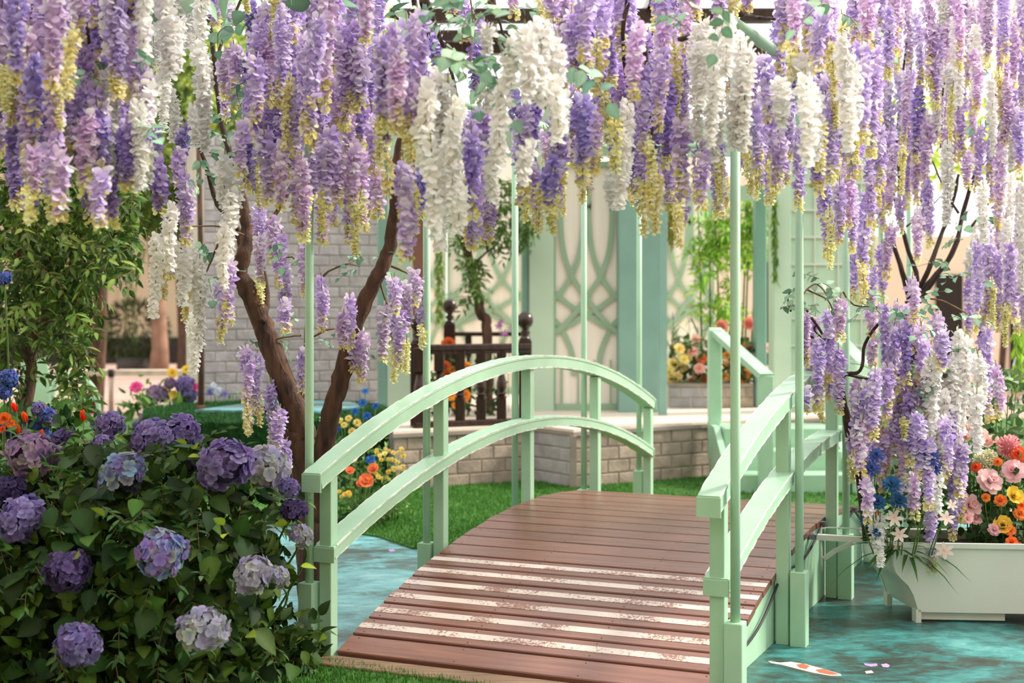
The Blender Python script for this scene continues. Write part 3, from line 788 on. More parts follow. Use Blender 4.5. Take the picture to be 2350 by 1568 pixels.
PURPLE = [rgb(204, 188, 226), rgb(190, 169, 216), rgb(222, 211, 237), rgb(178, 155, 208), rgb(213, 197, 230)]
DEEP = [rgb(168, 150, 208), rgb(153, 134, 197), rgb(190, 173, 219), rgb(142, 121, 186)]
PINKY = [rgb(218, 198, 224), rgb(205, 181, 215), rgb(230, 216, 234), rgb(195, 167, 207)]
WHITE = [rgb(243, 238, 231), rgb(249, 246, 240), rgb(236, 230, 221), rgb(246, 243, 240)]
BUD = [rgb(228, 220, 164), rgb(218, 208, 142), rgb(238, 232, 190), rgb(206, 194, 126)]
KIND = {'p': PURPLE, 'd': DEEP, 'k': PINKY, 'w': WHITE, 'y': BUD}
RL = (.12, .18, .25, .33, .42)
RAC = {}
RPT = ((0, .3), (.28, .9), (.65, 1.0), (.9, .72), (1.0, .35))
def raceme_mesh(kind, L, var):
    key = (kind, L, var)
    if key in RAC: return RAC[key]
    cols = KIND[kind]; mb, bud, stem = MB(), MB(), MB()
    R = 0.036 if kind != 'y' else 0.027
    Lp = L * (0.90 if kind not in 'wy' else 0.97)
    n = int(Lp / 0.0050)
    bend = Vector((rr(-.02, .02), rr(-.02, .02), 0))
    def axis(s): return bend * math.sin(s * 2.6) + Vector((0, 0, -s * L))
    for i in range(n):
        s = (i + rr(.2, .8)) / n
        taper = (0.62 + 0.38 * min(1, s / .18)) * (1 - 0.50 * max(0, s - .25) / .75)
        a = 2.39996 * i + rr(-.4, .4)
        out = Vector((math.cos(a), math.sin(a), rr(-.35, .15))).normalized()
        c = axis(s * Lp / L) + out * R * taper * rr(.55, 1.05)
        side = Vector((-math.sin(a), math.cos(a), 0))
        pl = (0.0245 if kind != 'y' else 0.0165) * (0.72 + .28 * taper) * rr(.85, 1.15)
        base = c - out * pl * .4
        col = RND.choice(cols)
        if kind in 'pdk' and s > .72 and RND.random() < .25: col = RND.choice(BUD)
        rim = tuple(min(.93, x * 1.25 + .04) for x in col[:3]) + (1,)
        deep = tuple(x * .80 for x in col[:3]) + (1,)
        up = Vector((0, 0, 1))
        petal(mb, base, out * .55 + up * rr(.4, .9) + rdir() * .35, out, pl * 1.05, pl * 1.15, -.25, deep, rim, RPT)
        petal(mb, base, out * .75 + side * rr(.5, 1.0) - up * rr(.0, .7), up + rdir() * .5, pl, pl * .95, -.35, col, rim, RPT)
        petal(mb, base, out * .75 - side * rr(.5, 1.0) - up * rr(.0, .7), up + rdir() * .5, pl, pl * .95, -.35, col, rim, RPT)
    stem.tube([axis(s) + Vector((0, 0, .03 if s == 0 else 0)) for s in (0, .25, .5, .75, 1)], [.0022, .002, .0018, .0015, .001], 4, col=rgb(150, 150, 80))
    me = mb.mesh('raceme_petals', True, True); me.materials.append(M['petal'])
    sm = stem.mesh('raceme_stem', False, True); sm.materials.append(M['leaf'])
    bm_ = None
    if kind not in 'wy':
        nb = max(7, int(L * 38))
        for i in range(nb):
            s = 0.87 + 0.13 * i / nb; a = 2.4 * i
            out = Vector((math.cos(a), math.sin(a), -.5)).normalized()
            c = axis(s) + out * .010; col = RND.choice(BUD)
            for q in range(2):
                petal(bud, c, (out + rdir() * .7), rdir(), .017, .015, -.4, col, tuple(min(1, x * 1.2) for x in col[:3]) + (1,))
        bm_ = bud.mesh('raceme_buds', True, True); bm_.materials.append(M['petal'])
    RAC[key] = (me, sm, bm_); return RAC[key]
def raceme(parent, top, L, kind, tilt=0.05):
    b = min(RL, key=lambda x: abs(math.log(x / L)))
    me, sm, bd = raceme_mesh(kind, b, RND.randrange(2))
    q = L / b; w = rr(.9, 1.12) * (q ** .35)
    o = link('raceme', me, parent, top, Euler((rr(-tilt, tilt), rr(-tilt, tilt), rr(0, 6.28))), (w, w, q))
    link('stalk', sm, o)
    if bd: link('bud_tip', bd, o)
    return o
TEAL = [rgb(122, 158, 134), rgb(150, 184, 158), rgb(100, 140, 116), rgb(166, 196, 168)]
SPRAY = []
def leaf_spray_mesh(cols, n=7, L=.048, W=.040, span=.16, shape=OVATE, pal='twig', fold=.15):
    mb = MB()
    path = smooth_path([(0, 0, 0), (span * .4, rr(-.02, .02), rr(0, .03)), (span, rr(-.04, .04), rr(-.06, .0))], 4)
    mb.tube(path, [.0022 - .0012 * i / (len(path) - 1) for i in range(len(path))], 4, col=rgb(130, 104, 62))
    for i in range(n):
        s = .15 + .85 * i / (n - 1); j = min(int(s * (len(path) - 1)), len(path) - 1)
        d = Vector((rr(.2, .7), (1 if i % 2 else -1) * rr(.5, 1), rr(-.5, .4))) if i < n - 1 else Vector((1, rr(-.2, .2), -.2))
        leaf(mb, path[j], d, Vector((rr(-.4, .4), rr(-.4, .4), 1)), L * rr(.8, 1.2), W * rr(.8, 1.15), shape, fold, .3, jit(RND.choice(cols), .15))
    me = mb.mesh('leaf_spray', True, True); me.materials.append(M['leaf']); return me
WSPRAY = [leaf_spray_mesh(TEAL) for _ in range(5)]
def sprays(parent, spots, meshes, sc=(.8, 1.2), name='leaf_spray'):
    for px, py, Y in spots:
        link(name, RND.choice(meshes), parent, P(px, py, Y), Euler((rr(-.9, .9), rr(-.5, .8), rr(0, 6.28))), rr(*sc))
def parse(txt):
    return [(int(a[0]), int(a[1]), int(a[2]), a[3]) for a in (t.split(',') for t in txt.split())]
def hang(parent, txt, ya, yb):
    for x, y0, y1, k in parse(txt):
        Y = rr(ya, yb); t = P(x + rr(-4, 4), y0, Y); L = max(.08, (y1 - y0) / F * Y)
        raceme(parent, t, L, k)
def twigs_above(parent, pts, Y, r=.006, name='branch', m='darkwig'):
    limb(name, [P(x, y, Y + rr(-.15, .15)) for x, y in pts], r, r * .55, m, parent, 6, .2)

# -- wisteria overhead at the left
wa = thing('wisteria_vine', 'overhanging wisteria with dense violet and white racemes above the leafy tree at far left', 'wisteria', P(120, -120, 4.6))
hang(wa, '''20,-40,200,p 48,-30,190,d 75,-40,175,p 100,-30,190,p 125,-60,205,k 150,-30,200,p 165,60,235,y 185,-60,90,k 5,-20,215,p 35,120,220,y
70,190,370,p 95,210,420,d 120,200,430,p 140,130,300,y 150,240,400,k 172,150,340,p 195,110,330,p 205,260,445,k 180,320,420,y 215,200,400,p 235,260,440,d
55,300,505,d 80,340,450,k 105,330,455,p 130,350,505,k 160,330,430,p 205,340,510,d 240,390,520,p 272,290,520,d 225,60,120,d 222,-30,60,p 300,-40,40,d
290,280,440,d 50,60,230,k 110,90,260,p 15,150,260,y 85,130,280,d 60,430,515,y 125,430,515,y''', 4.3, 5.0)
hang(wa, '''258,-60,125,w 285,30,135,w 330,-50,140,w 368,-60,185,w 262,150,300,w 252,190,405,w 330,170,300,w 312,230,440,w 345,160,290,w 300,100,230,w 240,240,380,w 325,300,430,w''', 4.5, 4.9)
twigs_above(wa, [(-60, 40), (60, 60), (190, 66), (240, 90), (285, 108), (330, 150)], 5.1, .016)
twigs_above(wa, [(-60, -90), (120, -110), (330, -100)], 4.7, .018)
twigs_above(wa, [(120, -110), (180, 20), (200, 66), (215, 200)], 5.0, .010)
twigs_above(wa, [(270, 100), (310, 110), (322, 20), (300, -60)], 5.1, .009)
twigs_above(wa, [(40, -90), (70, 80), (90, 300), (110, 420)], 5.0, .007, 'branchlet', 'twig')
twigs_above(wa, [(250, 60), (262, 200), (275, 330)], 5.0, .006, 'branchlet', 'twig')
for x0, x1, t0, t1, l0, l1, Y0, Y1, n, ks in ((-20, 330, -80, 180, .22, .36, 4.6, 5.6, 44, 'pdkppy'), (-20, 300, 120, 330, .2, .32, 4.7, 5.4, 20, 'pdkpp')):
    for _ in range(n):
        Y = rr(Y0, Y1); raceme(wa, P(rr(x0, x1), rr(t0, t1), Y), rr(l0, l1), RND.choice(ks))
mb = MB()
for _ in range(1900):      # unseen leaf roof above the frame, added to shade the bush below
    leaf(mb, Vector((rr(-3.9, -.5), rr(3.2, 6.8), rr(2.65, 3.05))), rdir(), rdir() + Vector((0, 0, 1)), rr(.07, .12), rr(.05, .07), OVATE, .2, .3, jit(RND.choice(TEAL), .2), 1.2)
stuff(mb.build('foliage', 'leaf', wa, True, True))
sprays(wa, [(x, y, rr(4.6, 5.3)) for x, y in ((220, 130), (240, 150), (310, 150), (150, 110), (110, 180), (230, 185), (25, 110), (10, 80), (100, 170), (60, 20), (180, 70), (330, 320))], WSPRAY)

# -- forked wisteria tree at the left of the bridge
wt = thing('wisteria_tree', 'forked brown wisteria trunk with purple and white racemes rising behind the left railing', 'wisteria', G(722, 1400))
YT = 6.9
def PT(*a): return [P(x, y, YT + d) for x, y, d in a]
base = G(722, 1400)
limb('trunk', [base, base + Vector((-.01, 0, .25)), P(712, 1140, YT), P(696, 1050, YT), P(684, 990, YT)], .078, .070, 'bark', wt, 14, .07)
limb('bough', PT((694, 1010, 0), (683, 950, 0), (655, 890, .02), (625, 800, .05), (598, 735, .05), (568, 665, .05), (550, 630, .05), (558, 590, .05), (566, 545, .08), (560, 480, .1), (540, 400, .1)), .066, .024, 'bark', wt, 12, .08)
limb('bough', PT((726, 1190, -.02), (742, 1050, -.05), (758, 950, -.08), (783, 870, -.1), (806, 775, -.1), (838, 690, -.12), (875, 620, -.15), (896, 560, -.15), (906, 480, -.2), (905, 410, -.2), (915, 350, -.2), (926, 300, -.2)), .052, .020, 'bark', wt, 12, .08)
limb('branch', PT((690, 930, .02), (697, 860, .05), (703, 760, .1), (705, 640, .2)), .016, .007, 'bark', wt, 7)
limb('branch', PT((600, 740, 0), (612, 690, .1), (600, 600, .15), (592, 520, .2)), .022, .012, 'bark', wt, 7)
limb('branch', PT((560, 600, .1), (548, 540, .15), (530, 500, .15), (500, 470, .2), (478, 400, .2), (455, 330, .2), (420, 270, .3)), .020, .008, 'darkwig', wt, 7)
limb('branch', PT((556, 470, .1), (530, 360, .15), (512, 300, .2), (500, 220, .2), (490, 120, .2), (474, 0, .2), (470, -90, .2)), .018, .010, 'darkwig', wt, 7)
limb('branch', PT((500, 130, .2), (520, 60, .25), (545, 20, .3), (580, -80, .3)), .010, .007, 'darkwig', wt, 6)
limb('branch', PT((562, 560, .1), (610, 520, .2), (655, 455, .25), (690, 380, .3), (760, 330, .3)), .014, .007, 'bark', wt, 7)
limb('branch', PT((770, 330, .2), (815, 290, .1), (842, 250, .1), (826, 190, .1), (834, 130, .1), (850, 50, .2), (880, -60, .2)), .014, .012, 'darkwig', wt, 8)
limb('branch', PT((926, 300, -.2), (950, 220, -.2), (960, 100, -.3), (940, -80, -.4)), .020, .012, 'darkwig', wt, 7)
limb('branch', PT((600, 930, 0), (612, 950, .0), (640, 985, 0), (676, 1010, 0)), .010, .016, 'bark', wt, 7)
for pts in ([(735, 640), (760, 620), (800, 606), (826, 612)], [(690, 770), (650, 775), (630, 790), (655, 860)], [(896, 610), (930, 625), (955, 640), (965, 680)], [(870, 640), (885, 690), (900, 720)], [(705, 780), (760, 755), (790, 765), (815, 800)], [(600, 860), (575, 830), (560, 800)], [(700, 620), (670, 590), (640, 600)], [(690, 900), (660, 850), (640, 830)], [(560, 540), (500, 520), (440, 520)], [(500, 560), (480, 610), (460, 650)]):
    limb('branchlet', [P(x, y, YT + rr(-.1, .1)) for x, y in pts], .006, .003, 'twig', wt, 5, .2)
hang(wt, '''398,-40,115,w 430,-60,110,w 460,-60,120,w 350,60,150,w 378,110,300,w 392,210,325,w 450,100,220,w 462,130,350,w 440,240,335,w 410,40,160,w
350,290,450,p 362,370,490,d 430,290,400,d 415,340,430,p 425,400,560,p 400,470,620,w 385,500,640,p 355,540,730,w 410,560,700,w 440,560,700,w 460,600,800,w 448,720,860,w 375,590,690,y 420,640,740,y
515,360,480,w 545,380,480,w 532,440,640,w 518,520,660,w 525,600,740,p 505,650,760,p 510,720,790,y''', 5.3, 6.1)
hang(wt, '''590,470,580,p 600,540,650,k 597,620,720,y 650,540,660,p 630,500,600,k 655,610,760,p 700,560,680,k 740,640,760,p 800,680,800,p 830,760,880,k 790,720,800,k 655,690,760,p 700,800,900,p
560,800,920,p 575,840,990,p 595,820,950,p 565,930,1000,y 590,900,980,y 625,880,1030,p 640,940,1050,p 635,960,1010,y 646,1010,1105,p
905,640,800,p 920,720,850,p 935,780,860,y 950,620,700,p 966,680,800,p 962,745,800,y 885,700,830,k 895,640,720,p 930,650,760,k 905,790,880,y 815,790,850,p''', 6.5, 7.0)
hang(wt, '''580,130,280,p 600,150,330,d 560,280,400,p 620,200,420,p 600,300,470,p 650,20,250,p 680,0,270,p 710,-20,300,k 700,80,300,p 735,40,330,p 760,-40,250,k 780,50,300,p 640,330,480,k 670,300,520,p 690,360,550,k 720,330,540,y 740,340,480,p
760,300,480,p 745,400,560,k 700,430,560,y 660,240,420,p 810,-40,180,p 840,-60,100,k 870,-40,120,p 800,100,250,d 780,230,420,k 770,330,470,k 820,330,490,k 840,350,520,k 830,440,590,y 870,380,500,k 850,250,400,p 800,430,560,p 625,90,240,k 660,-60,100,p 725,160,340,p 755,170,330,k 690,200,360,p''', 4.9, 6.0)
hang(wt, '''880,90,300,p 905,60,280,p 930,50,300,p 955,30,290,p 880,200,330,d 905,200,310,p 940,220,320,k 870,260,380,y 925,290,350,y 945,270,330,y 900,100,250,p 960,200,330,k 892,140,300,p 918,130,300,k
880,360,450,y 925,380,500,p 945,330,450,y 935,460,600,p 950,430,540,y''', 4.4, 4.9)
for x0, x1, t0, t1, l0, l1, Y0, Y1, n, ks in ((560, 880, -90, 300, .2, .36, 5.2, 6.6, 62, 'ppkdppy'), (560, 860, 230, 420, .16, .28, 5.6, 6.8, 22, 'pkpd'), (480, 560, -60, 250, .14, .22, 6.0, 7.0, 8, 'pk'), (960, 1000, 150, 420, .14, .22, 5.6, 6.6, 6, 'pd')):
    for _ in range(n):
        Y = rr(Y0, Y1); raceme(wt, P(rr(x0, x1), rr(t0, t1), Y), rr(l0, l1), RND.choice(ks))
sprays(wt, [(x, y, rr(5.9, 7.0)) for x, y in ((480, 300), (500, 310), (460, 370), (470, 400), (480, 80), (520, 60), (550, 50), (560, 190), (530, 240), (510, 280), (720, 20), (770, 350), (790, 360), (470, 560), (490, 580), (480, 640), (505, 640), (545, 60), (570, 230), (450, 430), (480, 350), (520, 330), (640, 560), (540, 140))], WSPRAY)
sprays(wt, [(x, y, rr(6.7, 7.1)) for x, y in ((800, 600), (830, 590), (820, 620), (770, 770), (800, 800), (660, 770), (760, 800), (640, 780), (690, 590), (860, 590), (890, 580), (680, 740), (620, 790))], WSPRAY, (.6, .9))

# -- wisteria trained over the arbor
wv = thing('wisteria_vine', 'wisteria trained over the arbor poles with long white purple and yellow tipped racemes', 'wisteria', P(1300, -160, 5.2))
hang(wv, '''985,190,400,w 1005,170,430,w 1030,180,400,w 1050,230,400,w 990,330,545,w 1015,380,580,w 1045,400,540,w 1150,190,370,w 1145,300,465,w 1115,60,120,w 1180,80,200,w 1200,70,230,w 1230,45,160,w 1255,60,190,w 1275,90,220,w
1265,180,330,w 1280,200,300,w 1215,330,420,w 1120,200,260,w 1240,110,240,w 1000,260,450,w 1035,280,470,w''', 4.3, 4.7)
hang(wv, '''1440,230,420,w 1425,300,480,w 1415,380,480,w 1070,280,450,p 1085,300,500,d 1110,250,400,p 1095,380,550,p 1120,420,560,p 1060,400,560,y 1075,480,570,p 1180,210,430,d 1200,240,450,p 1225,220,420,d 1205,380,510,y 1225,380,520,p 1240,420,540,y 1290,320,480,p 1280,260,420,p
1275,430,540,y 1270,360,480,d 1320,200,380,p 1340,220,400,d 1350,280,420,p 1335,370,470,y 1310,30,180,p 1330,60,220,d 1350,-40,150,p 1380,-30,150,p 1400,20,200,p 1370,90,220,y 1395,140,300,p 1385,200,330,y 1420,150,330,p 1410,260,400,y 1440,-50,120,p
1450,100,300,p 1465,60,230,k 1480,150,350,p 1475,250,450,p 1490,320,480,y 1495,380,500,p 1480,420,545,y 1510,-40,130,p 1530,40,220,k 1520,120,300,p 1545,100,280,y 1545,200,380,p 1560,280,440,p 1530,330,480,p 1515,400,540,y 1570,400,520,p 1565,460,570,y 1240,-50,60,y 1265,-60,50,p
1040,-60,30,p 1180,-70,40,k 1300,-60,90,k 1360,250,400,k 1190,330,470,p 1500,200,400,d''', 4.6, 5.4)
hang(wv, '''1600,60,330,w 1620,50,260,w 1645,70,340,w 1670,40,180,w 1695,80,350,w 1715,110,330,w 1625,200,370,w 1650,170,330,w 1690,200,345,w 1605,100,250,w 1830,130,260,w 1845,180,380,w 1865,200,370,w 1795,180,290,w 1930,85,250,w 1945,130,320,w 1940,200,350,w''', 4.6, 5.0)
hang(wv, '''1570,-40,120,k 1565,120,300,p 1610,330,480,p 1650,320,500,p 1640,350,470,y 1690,-60,60,y 1750,130,280,p 1770,200,390,p 1780,280,440,p 1770,370,470,y 1730,240,400,p 1715,340,450,y 1800,-60,110,p 1820,-30,120,k 1850,-60,120,p 1880,-50,150,k 1895,30,160,p 1810,100,190,y 1855,120,180,y
1880,150,250,p 1890,180,330,p 1910,100,300,y 1905,230,420,p 1885,270,400,y 1965,-60,100,p 1990,-30,110,k 1980,100,330,p 1975,210,380,y 2000,150,360,p 1640,-70,60,p 1600,-60,40,k 1720,-70,20,p''', 4.8, 5.6)
hang(wv, '''1880,380,500,p 1895,420,590,p 1905,480,620,y 1925,420,560,p 1950,370,520,k 1960,430,580,p 1985,440,680,p 1960,540,690,p 1975,600,700,y 1940,300,450,p 1925,330,450,y 1960,280,420,p 2000,360,520,p 1660,400,480,y 1600,380,470,y 1740,380,460,y 2000,500,620,y''', 6.0, 7.4)
for pts, Y in (([(960, -60), (1000, 60), (1040, 180), (1060, 320)], 5.3), ([(1100, -80), (1150, 60), (1160, 190)], 4.8), ([(1000, -70), (1250, -80), (1600, -60), (1900, -70)], 5.0), ([(1560, 90), (1600, 80), (1650, 60)], 5.2), ([(1700, 32), (1740, 40), (1778, 44)], 5.4), ([(1745, 310), (1780, 320), (1815, 332)], 6.2), ([(1450, -60), (1430, 80), (1440, 200)], 5.1), ([(1480, 100), (1490, 260), (1500, 380)], 5.1)):
    twigs_above(wv, pts, Y, .010 if Y > 5 else .006)
for pts in ([(1125, 60), (1130, 130), (1145, 200)], [(1075, -40), (1085, 60), (1080, 150)], [(1250, 160), (1252, 250)], [(1360, 190), (1365, 240)]):
    twigs_above(wv, pts, 4.7, .004, 'branchlet', 'twig')
for x0, x1, t0, t1, l0, l1, Y0, Y1, n, ks in ((1280, 1590, -90, 330, .2, .36, 5.2, 6.8, 56, 'pppdkpy'), (1740, 2010, -90, 330, .2, .34, 5.4, 6.8, 46, 'pppdky'), (980, 1290, -60, 330, .14, .28, 5.9, 6.8, 15, 'ppdk'), (1590, 1740, -60, 300, .2, .3, 5.6, 6.8, 14, 'pppy')):
    for _ in range(n):
        Y = rr(Y0, Y1); raceme(wv, P(rr(x0, x1), rr(t0, t1), Y), rr(l0, l1), RND.choice(ks))
sprays(wv, [(x, y, rr(4.3, 5.4)) for x, y in ((1000, 30), (1010, 60), (1020, 100), (1050, 40), (1060, 90), (1080, 140), (1100, 30), (1120, 130), (1150, 150), (1150, 30), (1165, 60), (1000, 130), (1130, 90), (1040, 10), (1180, 20), (1090, 60), (1145, 180), (1590, 20), (1660, 20), (1570, 60), (1900, 10), (1930, 30), (1310, 150), (1130, 180), (1160, 100), (1015, 5), (1060, -10), (1120, 10))], WSPRAY)

# -- fan-branched wisteria behind the planter at the right
wr_ = thing('wisteria_tree', 'fan branched sunlit wisteria tree standing behind the white planter', 'wisteria', (2.45, 8.6, 0))
YR = 8.6
def PR(*a): return [P(x, y, YR + rr(-.1, .1)) for x, y in a]
limb('trunk', [Vector((2.45, YR, 0)), Vector((2.43, YR, .5)), P(2095, 900, YR), P(2092, 780, YR), P(2090, 690, YR)], .045, .036, 'darkwig', wr_, 10)
for pts, r in (([(2090, 700), (2075, 640), (2050, 560), (2040, 520)], .020), ([(2092, 690), (2105, 640), (2080, 560), (2055, 460), (2030, 380)], .018), ([(2095, 690), (2130, 620), (2160, 540), (2185, 470), (2200, 400)], .018), ([(2100, 680), (2150, 630), (2190, 570), (2215, 470), (2245, 380), (2300, 250)], .020), ([(2110, 690), (2140, 650), (2195, 560), (2210, 500)], .014), ([(2200, 490), (2170, 440), (2140, 370)], .009), ([(2060, 480), (2065, 420), (2060, 300), (2080, 100)], .014), ([(2080, 520), (2120, 490), (2160, 450)], .006), ([(2240, 390), (2290, 350), (2340, 330)], .009), ([(2030, 520), (2028, 470), (2045, 420)], .010), ([(2230, 520), (2290, 440), (2330, 420)], .008), ([(2160, 340), (2165, 200), (2200, 60), (2220, -80)], .009), ([(2300, 250), (2310, 120), (2290, -60)], .011)):
    limb('bough', PR(*pts), r, r * .5, 'darkwig', wr_, 7)
hang(wr_, '''2020,100,300,p 2010,230,430,d 2040,200,420,p 2030,330,480,y 2060,170,380,p 2090,160,350,p 2110,200,370,d 2130,-60,200,k 2150,60,250,p 2180,120,290,p 2185,200,330,y 2200,-40,160,k 2230,20,200,k 2270,-60,150,k 2300,0,170,k 2330,40,200,k 2310,180,330,k 2340,250,400,p
2250,290,440,p 2220,350,430,k 2280,300,420,p 2040,20,180,p 2070,-40,160,k 2100,30,200,p 2050,300,440,p 2075,330,450,y 2100,340,470,k 2160,220,330,k 2120,260,410,k 2025,-60,90,p 2240,120,260,k 2345,120,260,p 2290,160,280,y 2200,230,350,p''', 6.8, 8.4)
hang(wr_, '''2170,330,520,w 2200,150,330,w 2320,400,560,w 2345,420,680,w 2260,420,560,w 2310,500,650,w 2240,60,240,w 2215,-60,140,w 2150,130,300,w 2335,-40,130,w 2275,180,360,w 2300,330,470,w 2325,250,390,w''', 6.9, 8.0)
hang(wr_, '''2240,560,760,p 2262,520,740,p 2290,580,760,p 2320,560,720,p 2270,760,970,p 2252,700,860,p 2230,640,780,p 2285,840,960,k 2340,640,760,p 2050,520,640,k 2020,560,690,p 2000,620,720,p 2110,480,600,k 2275,640,760,y 2305,700,800,y 2330,600,740,k''', 7.0, 7.6)
for x0, x1, t0, t1, l0, l1, Y0, Y1, n, ks in ((2000, 2360, -90, 330, .28, .5, 7.0, 9.4, 46, 'kpkwkwp'), (2000, 2130, 300, 470, .22, .36, 7.4, 9.0, 12, 'pky'), (2210, 2360, 420, 640, .28, .42, 7.6, 9.2, 16, 'pkw')):
    for _ in range(n):
        Y = rr(Y0, Y1); raceme(wr_, P(rr(x0, x1), rr(t0, t1), Y), rr(l0, l1), RND.choice(ks))
sprays(wr_, [(x, y, rr(7.4, 8.6)) for x, y in ((2020, 70), (2045, 190), (2250, 160), (2270, 170), (2260, 270), (2270, 290), (2230, 480), (2260, 500), (2290, 520), (2300, 450), (2180, 620), (2190, 640), (2060, 130), (2330, 390), (2320, 340), (2210, 550), (2240, 300), (2100, 150), (2180, 90))], WSPRAY)

# -- small wisteria growing at the planter's near end
wp = thing('wisteria_shrub', 'small crooked wisteria with lilac and white racemes at the near end of the planter', 'wisteria', P(1990, 1225, 6.75))
YP = 6.75
def PP(*a): return [P(x, y, YP + rr(-.06, .06)) for x, y in a]
limb('trunk', [P(1992, 1240, YP), P(1975, 1100, YP), P(1950, 1000, YP), P(1940, 945, YP), P(1925, 880, YP), P(1918, 860, YP)], .024, .016, 'darkwig', wp, 8)
for pts, r in (([(1940, 940), (1960, 1000), (2000, 1010), (2040, 1000), (2075, 960), (2082, 925)], .014), ([(1925, 890), (1940, 860), (1975, 850), (1985, 790), (2015, 745), (2028, 738)], .010), ([(2020, 740), (2050, 750), (2075, 768)], .007), ([(1920, 870), (1890, 790), (1850, 770), (1835, 765)], .008), ([(1900, 790), (1870, 740), (1840, 715), (1820, 700)], .007), ([(1875, 745), (1870, 760), (1905, 790)], .006), ([(1870, 740), (1850, 710), (1838, 690)], .007), ([(1815, 715), (1808, 690), (1812, 670)], .005), ([(1865, 835), (1850, 800), (1838, 770)], .008), ([(2040, 880), (2080, 884), (2110, 887)], .006), ([(1940, 860), (2000, 870), (2080, 860), (2150, 880)], .006)):
    limb('branch', PP(*pts), r, r * .6, 'darkwig', wp, 6)
for pts in ([(2085, 720), (2120, 690), (2160, 690), (2220, 720)], [(1830, 690), (1870, 652), (1900, 680)], [(1935, 670), (1960, 700), (2010, 705), (2040, 715)], [(2100, 830), (2150, 850), (2180, 880)], [(2080, 720), (2070, 760), (2100, 800)], [(1850, 665), (1900, 690), (1920, 740)]):
    limb('branchlet', PP(*pts), .005, .003, 'twig', wp, 5, .2)
hang(wp, '''1900,715,880,p 1875,780,945,p 1890,850,970,y 1850,890,945,p 1862,800,900,p 1990,880,1080,p 1970,900,1060,p 2010,850,1010,p 2030,700,860,p 2062,760,900,p 2080,740,880,d 2120,780,880,p 2000,1020,1130,p 2050,930,1050,p 2090,900,1070,p 2112,950,1100,p 2132,1010,1170,p
2133,1150,1312,p 2185,950,1110,p 2200,1000,1200,p 2190,1090,1240,p 2165,960,1090,p 1985,960,1090,k 2020,1000,1070,k 2140,860,980,p 2040,840,960,p 1960,990,1060,p 2075,960,1010,y 2030,960,1020,y 2060,1090,1170,p 1990,1100,1200,k 2100,1090,1190,k 1920,800,950,p 1965,1040,1110,y
2215,1020,1140,p 2090,640,740,k 1930,690,780,k 2150,720,820,k 2170,760,850,p''', 6.3, 6.7)
hang(wp, '''2200,760,960,w 2185,820,1000,w 2222,780,1000,w 2240,820,940,w 2140,880,1000,w 2170,900,1040,w 1992,1120,1200,w 2005,1180,1262,w 2020,1190,1300,w 2155,1080,1180,w''', 6.4, 6.8)
for x0, x1, t0, t1, l0, l1, Y0, Y1, n, ks in ((1955, 2230, 820, 1060, .14, .26, 6.6, 6.95, 26, 'kkkpw'), (1985, 2200, 690, 800, .12, .2, 6.6, 7.0, 10, 'kk'), (2120, 2250, 780, 930, .2, .3, 6.5, 6.9, 9, 'w'), (1840, 1900, 700, 850, .14, .22, 6.6, 6.9, 5, 'pk')):
    for _ in range(n):
        Y = rr(Y0, Y1); raceme(wp, P(rr(x0, x1), rr(t0, t1), Y), rr(l0, l1), RND.choice(ks))
sprays(wp, [(x, y, rr(6.4, 6.9)) for x, y in ((1880, 640), (1865, 655), (1790, 710), (1805, 690), (1880, 700), (2000, 690), (2060, 710), (2100, 720), (2120, 730), (2060, 720), (2140, 760), (2160, 780), (1990, 700), (2070, 830), (2150, 880), (2100, 840), (2260, 830), (2240, 800), (2080, 1010), (2110, 690), (2140, 700), (2180, 730), (2040, 880), (1985, 1000), (2170, 850), (2020, 720), (1905, 660), (2180, 640))], WSPRAY, (.7, 1.1))

# -- hydrangea bush at the lower left
def hydra_mesh(cols, rims, n=84):
    mb = MB()
    for i in range(n):
        z = 1 - 1.78 * (i + .5) / n; a = 2.39996 * i + rr(-.2, .2); r = math.sqrt(max(0, 1 - z * z))
        nn = (Vector((r * math.cos(a), r * math.sin(a), z)) + rdir() * .55).normalized()
        c = Vector((r * math.cos(a), r * math.sin(a), z * .92)) * rr(.74, 1.0)
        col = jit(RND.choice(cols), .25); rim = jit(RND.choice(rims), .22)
        s = nn.orthogonal().normalized(); t = nn.cross(s); o = rr(0, 6.28); k_ = rr(.82, 1.2)
        for k in range(4):
            d = s * math.cos(o + k * 1.5708) + t * math.sin(o + k * 1.5708) + nn * rr(.15, .5)
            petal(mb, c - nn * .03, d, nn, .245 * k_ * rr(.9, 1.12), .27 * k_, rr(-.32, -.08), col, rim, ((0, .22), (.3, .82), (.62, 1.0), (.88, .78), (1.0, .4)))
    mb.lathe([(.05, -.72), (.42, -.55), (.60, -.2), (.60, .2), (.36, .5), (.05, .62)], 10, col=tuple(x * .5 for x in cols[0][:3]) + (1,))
    me = mb.mesh('hydrangea_petals', True, True); me.materials.append(M['petal']); return me
